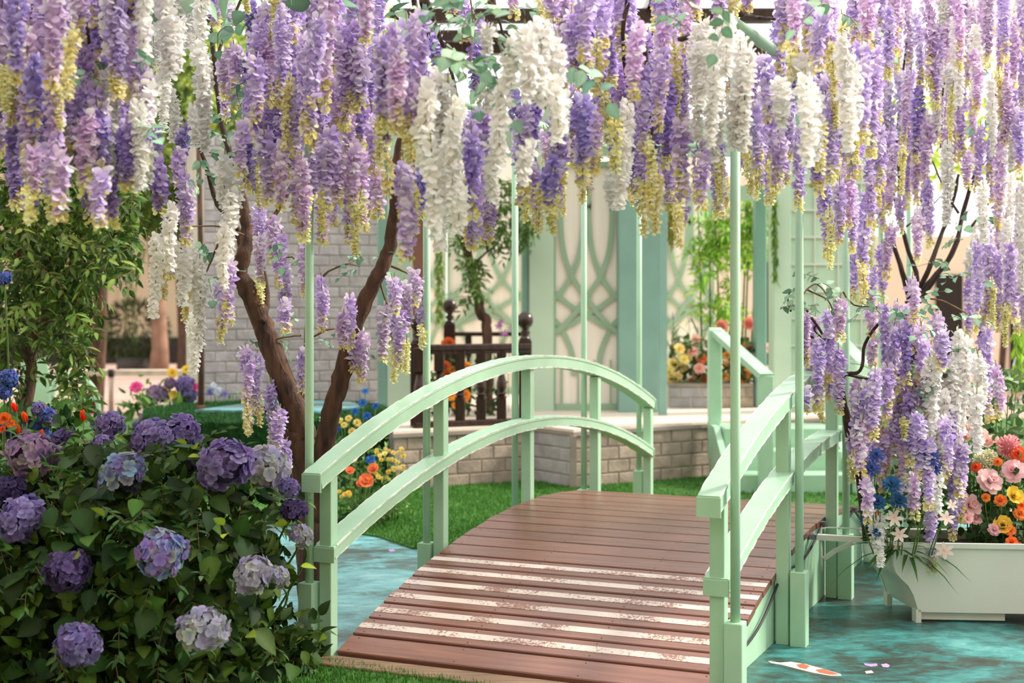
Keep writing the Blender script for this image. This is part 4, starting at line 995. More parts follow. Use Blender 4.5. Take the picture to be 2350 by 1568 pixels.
HY_ = {
 'purple': hydra_mesh([rgb(98, 88, 146), rgb(112, 100, 160), rgb(106, 84, 142)], [rgb(150, 140, 190), rgb(134, 120, 178), rgb(172, 160, 204)]),
 'pale': hydra_mesh([rgb(146, 142, 176), rgb(164, 164, 186), rgb(156, 140, 172)], [rgb(190, 192, 196), rgb(202, 202, 186), rgb(176, 174, 204)]),
 'blue': hydra_mesh([rgb(112, 110, 180), rgb(128, 98, 164), rgb(118, 140, 200)], [rgb(158, 184, 212), rgb(182, 198, 176), rgb(156, 128, 186)]),
 'dark': hydra_mesh([rgb(72, 58, 104), rgb(84, 66, 118), rgb(62, 52, 92)], [rgb(100, 86, 138), rgb(112, 98, 150), rgb(90, 76, 126)]),
 'pinkish': hydra_mesh([rgb(134, 104, 150), rgb(120, 92, 146), rgb(150, 116, 156)], [rgb(184, 160, 186), rgb(196, 186, 180), rgb(150, 120, 166)]),
 'blues': hydra_mesh([rgb(60, 84, 160), rgb(74, 96, 176), rgb(84, 78, 160)], [rgb(100, 126, 196), rgb(110, 110, 190), rgb(86, 116, 180)]),
}
GREENS = [rgb(52, 80, 28), rgb(38, 64, 24), rgb(64, 94, 32), rgb(30, 52, 22), rgb(78, 106, 40)]
LIME = [rgb(140, 160, 50), rgb(120, 146, 48), rgb(158, 174, 62)]
LEAVES = []
for i in range(8):
    mb = MB(); leaf(mb, Vector((0, 0, 0)), Vector((1, 0, 0)), Vector((0, 0, 1)), 1.0, rr(.66, .8), OVATE, rr(.1, .35), rr(.1, .4), jit(RND.choice(GREENS), .2), 1.5)
    mb.tube([(-.25, 0, .02), (0, 0, 0)], .012, 4, col=rgb(110, 120, 60))
    me = mb.mesh('leaf', True, True); me.materials.append(M['leaf']); LEAVES.append(me)
LIMEL = []
for i in range(3):
    mb = MB(); leaf(mb, Vector((0, 0, 0)), Vector((1, 0, 0)), Vector((0, 0, 1)), 1.0, .72, OVATE, .25, .2, RND.choice(LIME), 1.2)
    me = mb.mesh('lime_leaf', True, True); me.materials.append(M['leaf']); LIMEL.append(me)
PINN = [leaf_spray_mesh([rgb(58, 92, 44), rgb(48, 80, 40), rgb(72, 106, 56)], 11, .05, .019, .17, LANCE, fold=.2) for _ in range(4)]
PINN2 = [leaf_spray_mesh([rgb(104, 128, 88), rgb(88, 112, 74), rgb(120, 142, 100)], 9, .048, .026, .16, OVATE, fold=.2) for _ in range(3)]

hb = thing('hydrangea_bush', 'large leafy hydrangea bush with purple mophead flowers at the lower left beside the bridge post', 'bush', (-1.55, 5.75, 0.014))
BC, BRAD = Vector((-1.60, 5.78, .30)), Vector((.84, .54, .66))
def bush_pt(s=1.0, front=True):
    while True:
        d = rdir()
        if front and d.y > .35: continue
        if d.z < -.5: continue
        p = Vector((BC.x + d.x * BRAD.x * s, BC.y + d.y * BRAD.y * s, BC.z + d.z * BRAD.z * s))
        if p.x > -0.94 and p.z > .12: continue
        if p.z > .02: return p, Vector((d.x / BRAD.x, d.y / BRAD.y, d.z / BRAD.z)).normalized()
for k in range(9):
    p, d = bush_pt(.85, False)
    limb('stem', [Vector((BC.x + rr(-.3, .3), BC.y + rr(-.15, .15), .02)), Vector((BC.x + (p.x - BC.x) * .5, BC.y + (p.y - BC.y) * .4, p.z * .5)), p], .010, .005, 'twig', hb, 6)
heads = [(75, 1048, 60, 'pinkish', 5.7), (50, 1192, 54, 'purple', 5.4), (281, 1090, 54, 'blue', 5.55), (250, 978, 36, 'purple', 6.1), (345, 1010, 48, 'purple', 5.9), (420, 990, 42, 'purple', 6.1), (515, 1066, 62, 'purple', 5.5), (612, 1072, 52, 'pale', 5.7), (664, 1120, 24, 'purple', 5.6),
         (674, 1172, 30, 'dark', 5.6), (690, 1230, 28, 'pale', 5.65), (370, 1270, 56, 'blue', 5.2), (155, 1312, 50, 'dark', 5.2), (580, 1320, 46, 'pale', 5.25), (640, 1325, 26, 'pale', 5.4), (465, 1446, 56, 'pale', 5.1), (182, 1482, 52, 'purple', 5.05), (232, 1022, 26, 'purple', 5.8), (18, 1130, 40, 'dark', 5.6),
         (490, 1105, 24, 'purple', 5.6), (430, 1065, 26, 'purple', 5.9), (205, 1070, 24, 'blue', 5.8), (150, 1010, 30, 'dark', 6.1)]
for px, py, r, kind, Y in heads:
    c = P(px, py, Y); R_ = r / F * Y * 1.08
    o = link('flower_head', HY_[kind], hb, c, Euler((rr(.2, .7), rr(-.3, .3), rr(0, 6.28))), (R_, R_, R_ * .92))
    limb('stem', [c + Vector((0, .01, -R_ * .6)), c + Vector((rr(-.03, .03), .16, -.14)), Vector((c.x * .7 + BC.x * .3, max(5.65, c.y + .3), max(.05, c.z - .5)))], .004, .005, 'stem', hb, 5)
def hits_head(p):
    for px, py, r, kind, Y in heads:
        c = P(px, py, Y)
        q = P(px, py, p.y); s = r / F * p.y
        if p.y < c.y + .05 and abs(p.x - q.x) < s * .95 and abs(p.z - q.z) < s * .95: return True
    return False
nleaf = 0
while nleaf < 290:
    p, n = bush_pt(rr(.88, 1.04))
    if hits_head(p): continue
    d = (Vector((n.x, n.y, 0)) * .7 + rdir() * .8 + Vector((0, 0, -.35))).normalized()
    nn = (n + Vector((0, 0, .7)) + rdir() * .5).normalized()
    s = d.cross(nn).normalized(); nz = s.cross(d).normalized()
    q = Matrix((d, -s, nz)).transposed().to_quaternion()
    link('leaf', RND.choice(LEAVES), hb, p, q, rr(.075, .130)); nleaf += 1
for px, py, Y, s in ((405, 1040, 5.5, .055), (432, 1048, 5.5, .05), (428, 1020, 5.55, .05), (450, 1030, 5.5, .05), (240, 1185, 5.3, .06), (515, 1205, 5.3, .055), (520, 1225, 5.3, .05), (660, 1200, 5.4, .055), (690, 1222, 5.4, .045), (570, 1455, 5.1, .06), (735, 1465, 5.3, .05), (180, 1280, 5.15, .05), (160, 1030, 5.9, .05), (175, 1050, 5.9, .045), (235, 995, 6.0, .05), (290, 1010, 6.0, .05), (690, 1300, 5.4, .06), (300, 1030, 5.9, .05)):
    link('leaf', RND.choice(LIMEL), hb, P(px, py, Y), Euler((rr(.3, 1.2), rr(-.8, .2), rr(0, 6.28))), s)['label'] = 'yellow green leaf'
k = 0
while k < 150:
    p, n = bush_pt(rr(.95, 1.06))
    if hits_head(p): continue
    zx = (n * .8 + rdir() * .7 + Vector((0, 0, -.3))).normalized()
    q = zx.to_track_quat('X', 'Z')
    link('leaf_spray', RND.choice(PINN if p.x < -1.15 or p.z < .4 else PINN2), hb, p - n * .05, q, rr(.7, 1.1)); k += 1
mb = MB()
for _ in range(4200):
    p, n = bush_pt(rr(.45, .97), False)
    leaf(mb, p, (rdir() + n * .5 + Vector((0, 0, -.3))), n + rdir() * .6, rr(.05, .09), rr(.035, .06), LANCE if rr(0, 1) < .4 else OVATE, .2, .3, jit(RND.choice(GREENS), .25), 1.3)
for _ in range(700):      # low skirt reaching the turf and the foot of the bridge post
    x = rr(-2.3, -.78); y = rr(5.3, 5.85) if x < -1 else rr(5.62, 5.85); p = Vector((x, y, rr(.03, .22)))
    leaf(mb, p, rdir() + Vector((0, -.3, -.2)), Vector((0, -.3, 1)) + rdir() * .5, rr(.05, .09), rr(.035, .06), OVATE, .2, .3, jit(RND.choice(GREENS), .25), 1.3)
stuff(mb.build('foliage', 'leaf', hb, True, True))

# -- blooms
def bloom_mesh(kind, c, c2=None, centre=None):
    c2 = c2 or tuple(min(1, x * 1.25 + .02) for x in c[:3]) + (1,)
    mb = MB(); Zu = Vector((0, 0, 1)); o0 = Vector((0, 0, 0))
    if kind == 'rose':
        for ring, (n, tilt, L, W, r0, z0) in enumerate(((3, 1.5, .34, .34, .06, .18), (4, 1.35, .46, .44, .14, .10), (5, 1.0, .62, .58, .20, .02), (6, .62, .78, .74, .22, -.06), (7, .25, .88, .82, .22, -.16))):
            for k in range(n):
                a = 6.283 * k / n + ring * .7 + rr(-.15, .15); h = Vector((math.cos(a), math.sin(a), 0))
                d = h * math.cos(tilt) + Zu * math.sin(tilt)
                petal(mb, h * r0 + Zu * z0, d, Zu * math.cos(tilt) - h * math.sin(tilt), L, W, .28 if ring < 3 else -.22, jit(c, .06), c2, ((0, .5), (.35, .95), (.75, 1.0), (1.0, .6)))
        mb.lathe([(.04, -.2), (.2, -.1), (.18, .2), (.05, .42)], 8, col=tuple(x * .8 for x in c[:3]) + (1,))
    elif kind == 'poppy':
        for ring, (n, tilt, L, W) in enumerate(((5, .75, .62, .62), (6, .30, .95, .85))):
            for k in range(n):
                a = 6.283 * k / n + ring * .5 + rr(-.1, .1); h = Vector((math.cos(a), math.sin(a), 0))
                petal(mb, Zu * (-.05 * ring), h * math.cos(tilt) + Zu * math.sin(tilt), Zu * math.cos(tilt) - h * math.sin(tilt), L, W, .2, jit(c, .06), c2, ((0, .3), (.4, .9), (.75, 1.0), (1.0, .7)))
        cc = centre or rgb(70, 80, 40)
        mb.lathe([(.16, .0), (.17, .12), (.10, .20), (.02, .22)], 9, col=cc)
        for k in range(22):
            a = rr(0, 6.28); d = Vector((math.cos(a) * .7, math.sin(a) * .7, .8)); petal(mb, d * .1, d, Zu, .28, .05, 0, cc, rgb(60, 50, 30))
    elif kind == 'lily':
        for k in range(6):
            a = 6.283 * k / 6 + rr(-.1, .1); h = Vector((math.cos(a), math.sin(a), 0)); tilt = .35
            petal(mb, o0, h * math.cos(tilt) + Zu * math.sin(tilt), Zu * math.cos(tilt) - h * math.sin(tilt), 1.0, .46, -.3, c2, c, ((0, .35), (.35, .9), (.65, 1.0), (.9, .5), (1.0, .1)))
        for k in range(5):
            d = Vector((rr(-.3, .3), rr(-.3, .3), 1)); petal(mb, o0, d, Vector((1, 0, 0)), .5, .04, 0, rgb(230, 220, 160), rgb(190, 140, 60))
    elif kind == 'corn':
        for ring, (n, tilt, L) in enumerate(((9, 1.0, .6), (12, .55, .85), (14, .15, 1.0))):
            for k in range(n):
                a = 6.283 * k / n + rr(-.15, .15); h = Vector((math.cos(a), math.sin(a), 0))
                petal(mb, o0, h * math.cos(tilt) + Zu * math.sin(tilt), Zu, L * rr(.85, 1.1), .30, -.15, jit(c, .15), c2, ((0, .2), (.5, .6), (.85, 1.0), (1.0, .7)))
        mb.lathe([(.12, -.3), (.2, -.1), (.12, .05)], 7, col=rgb(60, 80, 50))
    elif kind == 'ball':
        for i in range(150):
            z = 1 - 1.8 * (i + .5) / 150; a = 2.39996 * i; r = math.sqrt(max(0, 1 - z * z)); n_ = Vector((r * math.cos(a), r * math.sin(a), z))
            petal(mb, n_ * .7, n_ + rdir() * .35, rdir(), .34, .13, .1, jit(c, .12), c2)
        mb.lathe([(.05, -.75), (.55, -.5), (.72, 0), (.5, .5), (.05, .72)], 9, col=tuple(x * .7 for x in c[:3]) + (1,))
    elif kind == 'tulip':
        for ring in range(2):
            for k in range(3):
                a = 6.283 * k / 3 + ring * 1.05; h = Vector((math.cos(a), math.sin(a), 0))
                petal(mb, h * .18, Zu + h * (.30 - .1 * ring), -h, 1.75, .85, .22, jit(c, .08), c2, ((0, .45), (.25, .95), (.55, 1.0), (.85, .55), (1.0, .12)))
    elif kind == 'spike':
        for i in range(70):
            s = i / 70; a = 2.4 * i; h = Vector((math.cos(a), math.sin(a), .4)); r = .20 * (1 - .7 * s)
            petal(mb, Vector((0, 0, s * 2)) + h * r * .3, h, Zu, r * 1.1, r * 1.0, -.2, jit(c, .15), c2)
    me = mb.mesh('bloom', True, True); me.materials.append(M['petal']); return me
BL = {}
def bloom(kind, c, c2=None, centre=None):
    key = (kind, c, c2)
    if key not in BL: BL[key] = bloom_mesh(kind, c, c2, centre)
    return BL[key]
TW = [rgb(70, 110, 40)]
def flower_plant(name, label, root, blooms, meshes, foliage=None, group=None, cat='flower', up=.55, stem_r=.0035, nm='bloom'):
    """blooms: (px, py, Y, radius px, mesh index); every bloom a part with a stem; foliage: (n, spread, size, colours)"""
    t = thing(name, label, cat, root, group)
    root = Vector(root)
    for px, py, Y, r, k in blooms:
        c = P(px, py, Y); R_ = r / F * Y
        q = quat_to((rr(-.5, .4), -1, up + rr(-.2, .3)), rr(0, 6.28))
        o = link(nm, meshes[k % len(meshes)], t, c, q, R_)
        foot = Vector((c.x * .6 + root.x * .4, c.y * .5 + root.y * .5 + .02, root.z))
        limb('stem', [foot, (foot + c) / 2 + Vector((rr(-.02, .02), .02, .02)), c + Vector((0, .01, -.15 * R_))], stem_r, stem_r * .8, 'stem', t, 5, .05, 3)
    if foliage:
        n, (sx, sy, sz), (L, W), cols, shape = foliage
        mb = MB()
        for _ in range(n):
            p = root + Vector((rr(-sx, sx), rr(-sy, sy), sz * rr(0, 1)))
            leaf(mb, p, rdir() + Vector((0, -.1, .35)), rdir() + Vector((0, -.4, .8)), L * rr(.7, 1.2), W * rr(.7, 1.2), shape, .2, .35, jit(RND.choice(cols), .25), 1.25)
        stuff(mb.build('foliage', 'leaf', t, True, True))
    return t
DKG = [rgb(46, 76, 36), rgb(36, 62, 32), rgb(60, 92, 42), rgb(74, 106, 50)]

# -- white planter shaped like a little boat
YF = 6.62
A_ = Vector((0.9965, -0.084, 0)); W_ = Vector((-0.11, 0.994, 0))
fc = Vector(((2050 - CX) / F * YF, YF, 0))
def bo(u, w, z): return fc + A_ * u + W_ * w + Z_ * z
box_ = thing('flower_planter', 'white boat shaped planter with a curved end standing on the teal floor at the right', 'planter', tuple(bo(.7, .2, 0.002)))
prof = [(0.0, .372), (0.0, .27), (.012, .232), (.040, .200), (.070, .172), (.092, .130), (.106, .085), (.116, .052)]
LEN = 1.55
side = prof + [(LEN - u, z) for u, z in reversed(prof)]
for w in (0.0, .40): MB().prism([bo(u, w, z) for u, z in side], W_ * .018).build('side_panel', 'white', box_)
for flip in (0, 1):
    pr = [(LEN - u if flip else u, z) for u, z in prof]
    vs, fs = [], []
    for u, z in pr:
        for du in (0.004, .018):
            for w in (.018, .40): vs.append(bo(u + (-du if flip else du), w, z))
    for i in range(len(pr) - 1):
        a = 4 * i; fs += [(a, a + 1, a + 5, a + 4), (a + 2, a + 6, a + 7, a + 3), (a, a + 4, a + 6, a + 2), (a + 1, a + 3, a + 7, a + 5)]
    MB().add(vs, fs).build('end_panel', 'white', box_, True)
MB().prism([bo(.13, .02, .055), bo(LEN - .13, .02, .055), bo(LEN - .13, .40, .055), bo(.13, .40, .055)], Z_ * .02).build('bottom', 'white', box_)
for w in (-.012, .406): MB().prism([bo(-.006, w, .352), bo(LEN + .006, w, .352), bo(LEN + .006, w + .024, .352), bo(-.006, w + .024, .352)], Z_ * .022).build('rim', 'white', box_)
for u in (-.010, LEN - .012): MB().prism([bo(u, .012, .352), bo(u + .022, .012, .352), bo(u + .022, .406, .352), bo(u, .406, .352)], Z_ * .022).build('rim', 'white', box_)
for u in (.104, LEN - .13):
    for w in (.0, .36): MB().prism([bo(u, w, .002), bo(u + .024, w, .002), bo(u + .024, w + .05, .002), bo(u, w + .05, .002)], Z_ * .06).build('foot', 'white', box_)
MB().prism([bo(.13, .03, .012), bo(.52, .03, .012), bo(.52, .05, .012), bo(.13, .05, .012)], Z_ * .042).build('plinth_board', 'white', box_)
so = MB().prism([bo(.03, .018, .30), bo(LEN - .03, .018, .30), bo(LEN - .03, .40, .30), bo(.03, .40, .30)], Z_ * .03).build('soil', 'soil', box_); stuff(so)
hd = thing('planter_handle', 'white metal bracket linking the bridge side to the planter', 'bracket', P(1885, 1310, 6.74))
MB().sweep([P(1876, 1233, 6.84), P(2045, 1243, 6.72)], Z_, V_.cross(Z_), [(-.016, -.012), (.016, -.012), (.016, .014), (-.016, .014)]).build('bar', 'white', hd)
MB().tube([P(1884, 1226, 6.84), P(1886, 1213, 6.84), P(1900, 1211, 6.82), P(1978, 1214, 6.74)], .004, 6).build('rod', 'white', hd, True)
MB().tube([P(1884, 1228, 6.84), P(1885, 1270, 6.82), P(1886, 1310, 6.83)], .005, 6).build('rod', 'white', hd, True)
MB().sweep([P(1890, 1283, 6.82), P(1915, 1265, 6.80), P(1958, 1245, 6.74)], Z_, Vector((0, 1, 0)), [(-.003, -.012), (.003, -.012), (.003, .010), (-.003, .010)]).build('strap', 'white', hd)
MB().chbox(tuple(P(1862, 1228, 6.86) - Vector((.02, .02, .02))), tuple(P(1862, 1228, 6.86) + Vector((.02, .02, .01)))).build('clamp', 'metal', hd)

PK = rgb(244, 196, 200); PK2 = rgb(250, 216, 216)
SZ = .33
def sroot(px, Y): return ((px - CX) / F * Y, Y, SZ)
flower_plant('rose_plant', 'pale pink roses on leafy stems in the white planter', sroot(2275, 6.86), [(2273, 1103, 6.75, 29, 0), (2326, 1080, 6.8, 26, 1), (2228, 1160, 6.74, 27, 0), (2240, 1188, 6.74, 15, 1), (2282, 1215, 6.68, 14, 1), (2222, 1190, 6.7, 12, 0)], [bloom('rose', PK, PK2), bloom('rose', rgb(240, 186, 196), rgb(248, 208, 212))],
             (190, (.30, .12, .42), (.055, .034), DKG, OVATE))
flower_plant('poppy_plant', 'bright yellow poppies low in the white planter', sroot(2310, 6.74), [(2325, 1140, 6.74, 26, 0), (2300, 1206, 6.7, 25, 0)], [bloom('poppy', rgb(246, 206, 56), rgb(250, 220, 96), rgb(120, 110, 40))], (60, (.16, .05, .16), (.05, .03), DKG, OVATE))
flower_plant('ranunculus_plant', 'small orange ranunculus spilling over the planter rim', sroot(2320, 6.72), [(2296, 1148, 6.72, 14, 0), (2342, 1178, 6.7, 15, 0), (2346, 1160, 6.72, 11, 0), (2318, 1216, 6.68, 13, 0), (2322, 1243, 6.66, 13, 0), (2338, 1258, 6.62, 14, 0), (2338, 1290, 6.6, 15, 0), (2330, 1272, 6.6, 9, 0), (2338, 1042, 6.85, 18, 1), (2262, 1142, 6.72, 10, 0), (2240, 1072, 6.8, 11, 1), (2290, 1060, 6.8, 10, 0)], [bloom('rose', rgb(244, 130, 52), rgb(250, 156, 84)), bloom('rose', rgb(240, 96, 46), rgb(248, 120, 70))],
             (40, (.14, .05, .14), (.045, .026), DKG, OVATE))
flower_plant('pincushion_plant', 'round rose pink pincushion bloom rising at the right edge above the roses', sroot(2320, 6.95), [(2316, 1026, 6.9, 29, 0), (2347, 1045, 6.95, 14, 0)], [bloom('ball', rgb(240, 150, 160), rgb(248, 184, 186))], (40, (.1, .05, .5), (.05, .03), DKG, OVATE))
flower_plant('cosmos_plant', 'peach pink open blossoms behind the white racemes of the planter', sroot(2240, 6.95), [(2225, 985, 6.9, 22, 0), (2250, 1000, 6.9, 20, 0), (2238, 970, 6.95, 18, 0), (2265, 1015, 6.95, 18, 0), (2215, 1005, 6.9, 16, 0), (2280, 1010, 6.95, 14, 0)], [bloom('poppy', rgb(250, 206, 194), rgb(252, 222, 212), rgb(230, 190, 110))], (50, (.14, .05, .55), (.045, .028), DKG, OVATE))
flower_plant('cornflower_plant', 'deep blue ragged cornflowers under the lilac racemes at the planter end', sroot(2050, 6.72), [(2046, 1112, 6.36, 24, 0), (2014, 1152, 6.36, 20, 0), (2062, 1150, 6.34, 22, 0), (1985, 1196, 6.38, 13, 0), (2012, 1222, 6.4, 12, 0), (2000, 1075, 6.38, 20, 1), (2012, 1045, 6.38, 18, 1), (2138, 1050, 6.33, 20, 1), (2146, 1075, 6.35, 16, 1)], [bloom('corn', rgb(34, 66, 112), rgb(52, 92, 140)), bloom('corn', rgb(54, 74, 142), rgb(84, 106, 170))],
             (50, (.14, .05, .26), (.045, .02), DKG, LANCE))
flower_plant('lily_plant', 'pale blush lilies leaning over the left end of the planter', sroot(2090, 6.66), [(2052, 1190, 6.36, 21, 0), (2064, 1228, 6.38, 20, 0), (2060, 1255, 6.56, 13, 0), (2168, 1265, 6.55, 22, 0), (2172, 1190, 6.34, 20, 0), (2184, 1160, 6.36, 14, 0), (2012, 1180, 6.62, 10, 1)], [bloom('lily', rgb(250, 238, 228), rgb(248, 222, 208)), bloom('lily', rgb(232, 110, 80), rgb(240, 140, 100))])
fl = thing('grass_plant', 'dark green strap leaves fanning out at the left end of the planter', 'plant', sroot(2060, 6.68))
for a in range(34):
    d = Vector((rr(-1, .6), rr(-1, .15), rr(-.1, .6))); mb = MB()
    leaf(mb, Vector(sroot(2062 + rr(-25, 40), 6.68)), d, Vector((0, 0, 1)), rr(.16, .30), .020, LANCE, .3, rr(.3, .7), jit(rgb(64, 98, 44), .25), 1.2); mb.build('strap_leaf', 'leaf', fl, True, True)
flower_plant('filler_plant', 'mixed dark foliage with cream tufts filling the middle of the planter', sroot(2230, 6.9), [(2255, 1060, 6.85, 24, 0), (2270, 1050, 6.85, 20, 0), (2245, 1078, 6.85, 16, 0)], [bloom('ball', rgb(222, 222, 176), rgb(240, 238, 210))], (420, (.50, .12, .34), (.05, .028), DKG, OVATE), cat='plant')
flower_plant('filler_plant', 'dark leafy filler at the far right of the planter beyond the poppies', (3.0, 6.7, SZ), [], [], (200, (.3, .15, .5), (.05, .03), DKG, OVATE), cat='plant')
flower_plant('delphinium_plant', 'white and violet flower spikes among green leaves behind the planter at the right edge', (2.75, 8.0, 0), [(2290, 930, 8, 13, 0), (2315, 905, 8, 13, 1), (2335, 880, 8, 12, 0), (2340, 930, 8, 14, 1), (2300, 880, 8.1, 12, 1), (2325, 840, 8.1, 12, 0), (2275, 890, 8.1, 12, 0)], [bloom('spike', rgb(198, 184, 226), rgb(222, 214, 240)), bloom('spike', rgb(236, 232, 236), rgb(246, 244, 246))],
             (1000, (.50, .3, 1.12), (.10, .040), [rgb(88, 118, 70), rgb(70, 100, 56), rgb(108, 136, 84)], LANCE), up=2.5)

# -- tulips and blue flowers behind the hydrangea bush
YTU = 6.7
flower_plant('tulip_plant', 'red orange tulips standing among the plants behind the hydrangea bush', ((60 - CX) / F * YTU, YTU, .014), [(37, 945, 6.6, 14, 0), (60, 968, 6.6, 15, 0), (45, 995, 6.6, 14, 0), (95, 1008, 6.5, 14, 0), (192, 965, 6.5, 16, 0), (30, 1030, 6.4, 8, 0), (130, 1045, 6.2, 7, 0)], [bloom('tulip', rgb(226, 74, 34), rgb(240, 104, 50))],
             (160, (.28, .15, .62), (.12, .03), [rgb(60, 96, 40), rgb(80, 116, 50)], LANCE), up=1.6, nm='tulip_head')
flower_plant('ranunculus_plant', 'orange ruffled blooms at the left edge beside the tulips', ((10 - CX) / F * YTU, YTU, .014), [(10, 960, 6.6, 14, 0), (24, 972, 6.6, 10, 0), (5, 985, 6.6, 8, 0)], [bloom('rose', rgb(232, 90, 40), rgb(242, 124, 60))], (50, (.12, .1, .6), (.07, .03), DKG, LANCE))
bl = thing('hydrangea_bush', 'low bush with deep blue hydrangea heads under the leafy tree at the left', 'bush', ((60 - CX) / F * 7.2, 7.2, .014))
for px, py, r, k in ((8, 985, 20, 'blues'), (70, 985, 26, 'blues'), (110, 955, 22, 'blues'), (20, 870, 24, 'blues'), (90, 940, 18, 'purple'), (8, 900, 20, 'blues'), (115, 960, 20, 'purple'), (100, 1000, 20, 'blues'), (10, 640, 18, 'blues')):
    c = P(px, py, 7.1); link('flower_head', HY_[k], bl, c, Euler((.5, 0, rr(0, 6))), r / F * 7.1)
    limb('stem', [Vector((c.x, 7.2, .02)), Vector((c.x, 7.18, c.z * .6)), c], .006, .004, 'stem', bl, 5)
mb = MB()
for _ in range(900):
    p = Vector(((rr(-60, 165) - CX) / F * 7.3, rr(7.0, 7.6), rr(.05, .95))); leaf(mb, p, rdir() + Vector((0, -.2, 0)), rdir() + Vector((0, -.4, .8)), rr(.06, .10), rr(.03, .06), OVATE, .2, .3, jit(RND.choice(GREENS), .25), 1.2)
stuff(mb.build('foliage', 'leaf', bl, True, True))

# -- leafy tree at the left
lt = thing('leafy_tree', 'multi stemmed leafy green tree at the far left behind the tulips', 'tree', ((62 - CX) / F * 7.9, 7.9, 0))
def PL(*a): return [P(x, y, 7.9 + rr(-.12, .12)) for x, y in a]
limb('trunk', [Vector(((62 - CX) / F * 7.9, 7.9, 0))] + PL((62, 1000), (61, 939), (72, 840), (60, 793), (99, 752), (105, 704)), .036, .024, 'bark', lt, 9)
for pts, r in (([(105, 704), (119, 684), (163, 629), (204, 592), (260, 540), (300, 480)], .018), ([(105, 704), (110, 620), (125, 540), (150, 430), (160, 330)], .016), ([(-30, 900), (10, 830), (35, 690), (45, 560), (60, 420)], .022), ([(75, 830), (100, 760), (140, 700), (180, 690), (205, 720)], .008), ([(125, 540), (90, 480), (60, 440), (20, 380)], .010), ([(163, 629), (165, 560), (190, 500), (200, 400)], .010), ([(100, 760), (150, 780), (180, 830), (175, 880)], .007), ([(190, 560), (190, 540), (195, 470)], .006)):
    limb('branch', PL(*pts), r, r * .45, 'bark', lt, 7)
LTG = [rgb(72, 94, 34), rgb(58, 80, 30), rgb(88, 112, 44), rgb(48, 68, 28), rgb(104, 126, 54)]
LTS = [leaf_spray_mesh(LTG, 9, .062, .024, .16, LANCE, fold=.2) for _ in range(5)]
def tree_zone(n, boxes, Y0, Y1):
    out = []
    tot = sum(b[4] for b in boxes)
    for x0, x1, y0, y1, w in boxes:
        for _ in range(int(n * w / tot)): out.append((rr(x0, x1), rr(y0, y1), rr(Y0, Y1)))
    return out
LTB = [(-60, 60, 260, 780, 4.5), (40, 200, 300, 700, 6), (180, 320, 420, 640, 3.2), (120, 205, 640, 780, 1.6), (130, 200, 780, 960, 1.2), (-30, 60, 700, 900, 1.0), (60, 130, 640, 820, .8)]
for px, py, Y in tree_zone(290, LTB, 7.4, 8.1):
    link('leaf_spray', RND.choice(LTS), lt, P(px, py, Y), Euler((rr(-.8, .8), rr(-.3, .9), rr(0, 6.28))), rr(.8, 1.3))
mb = MB()
for px, py, Y in tree_zone(3800, LTB, 7.6, 8.8):
    leaf(mb, P(px, py, Y), rdir() + Vector((0, 0, -.3)), rdir() + Vector((0, -.3, .8)), rr(.05, .08), rr(.020, .03), LANCE, .2, .3, jit(RND.choice(LTG), .3), 1.2)
stuff(mb.build('foliage', 'leaf', lt, True, True))

# -- bent tube garden chair at the left
ch = thing('garden_chair', 'mint green bent tube garden chair half hidden behind the leafy tree', 'chair', (X(165, 11.5), 11.5, 0))
Yc = 11.5
def CPt(x, y, d=0): return P(x, y, Yc + d)
for d in (0, .45):
    g0 = CPt(228, 1000, d); g0.z = 0.0; g1 = CPt(112, 1000, d); g1.z = 0
    MB().tube(smooth_path([g0, CPt(228, 1000, d), CPt(227, 950, d), CPt(220, 905, d), CPt(203, 878, d), CPt(178, 864, d), CPt(150, 862, d), CPt(126, 880, d), CPt(118, 940, d), g1], 6), .022, 10).build('arm_tube', 'mint', ch, True)
MB().tube([CPt(222, 915, 0), CPt(160, 925, 0), CPt(120, 928, 0)], .02, 10).build('seat_rail', 'mint', ch, True)
MB().prism([CPt(120, 928, 0), CPt(222, 917, 0), CPt(222, 917, .45), CPt(120, 928, .45)], (0, 0, .02)).build('seat', 'mint', ch)
MB().prism([CPt(45, 830, .3), CPt(105, 820, .3), CPt(120, 925, .3), CPt(60, 930, .3)], (0, .03, 0)).build('backrest', 'mint', ch)

# -- flowers in the courtyard, near the mound
YM = 12.6
flower_plant('hydrangea_bush', 'clump of mauve hydrangeas with magenta and yellow blooms left of the turf mound', ((370 - CX) / F * YM, YM, .014), [(360, 905, YM, 26, 0), (425, 885, YM, 24, 1), (432, 908, YM, 22, 1), (390, 880, YM, 14, 0), (345, 975, YM - .6, 14, 2), (330, 960, YM - .6, 12, 0), (312, 975, YM - .6, 10, 1), (340, 920, YM, 14, 2)], [HY_['pinkish'], HY_['purple'], HY_['blues']],
             (380, (.30, .25, .62), (.11, .05), [rgb(84, 116, 50), rgb(64, 96, 42), rgb(108, 138, 60)], OVATE), cat='bush', up=1.2, nm='flower_head')
flower_plant('peony_plant', 'magenta peonies and yellow blooms above the mauve hydrangea clump', ((340 - CX) / F * YM, YM + .3, .014), [(312, 888, YM, 14, 0), (350, 895, YM, 10, 0), (388, 886, YM, 9, 1), (398, 905, YM, 10, 1), (395, 855, YM, 12, 1), (428, 848, YM, 10, 1), (446, 888, YM, 10, 0)], [bloom('rose', rgb(226, 60, 148), rgb(238, 110, 176)), bloom('rose', rgb(244, 214, 50), rgb(250, 226, 110))],
             (90, (.25, .15, .8), (.09, .03), [rgb(84, 116, 50), rgb(120, 146, 60)], LANCE), up=.8)
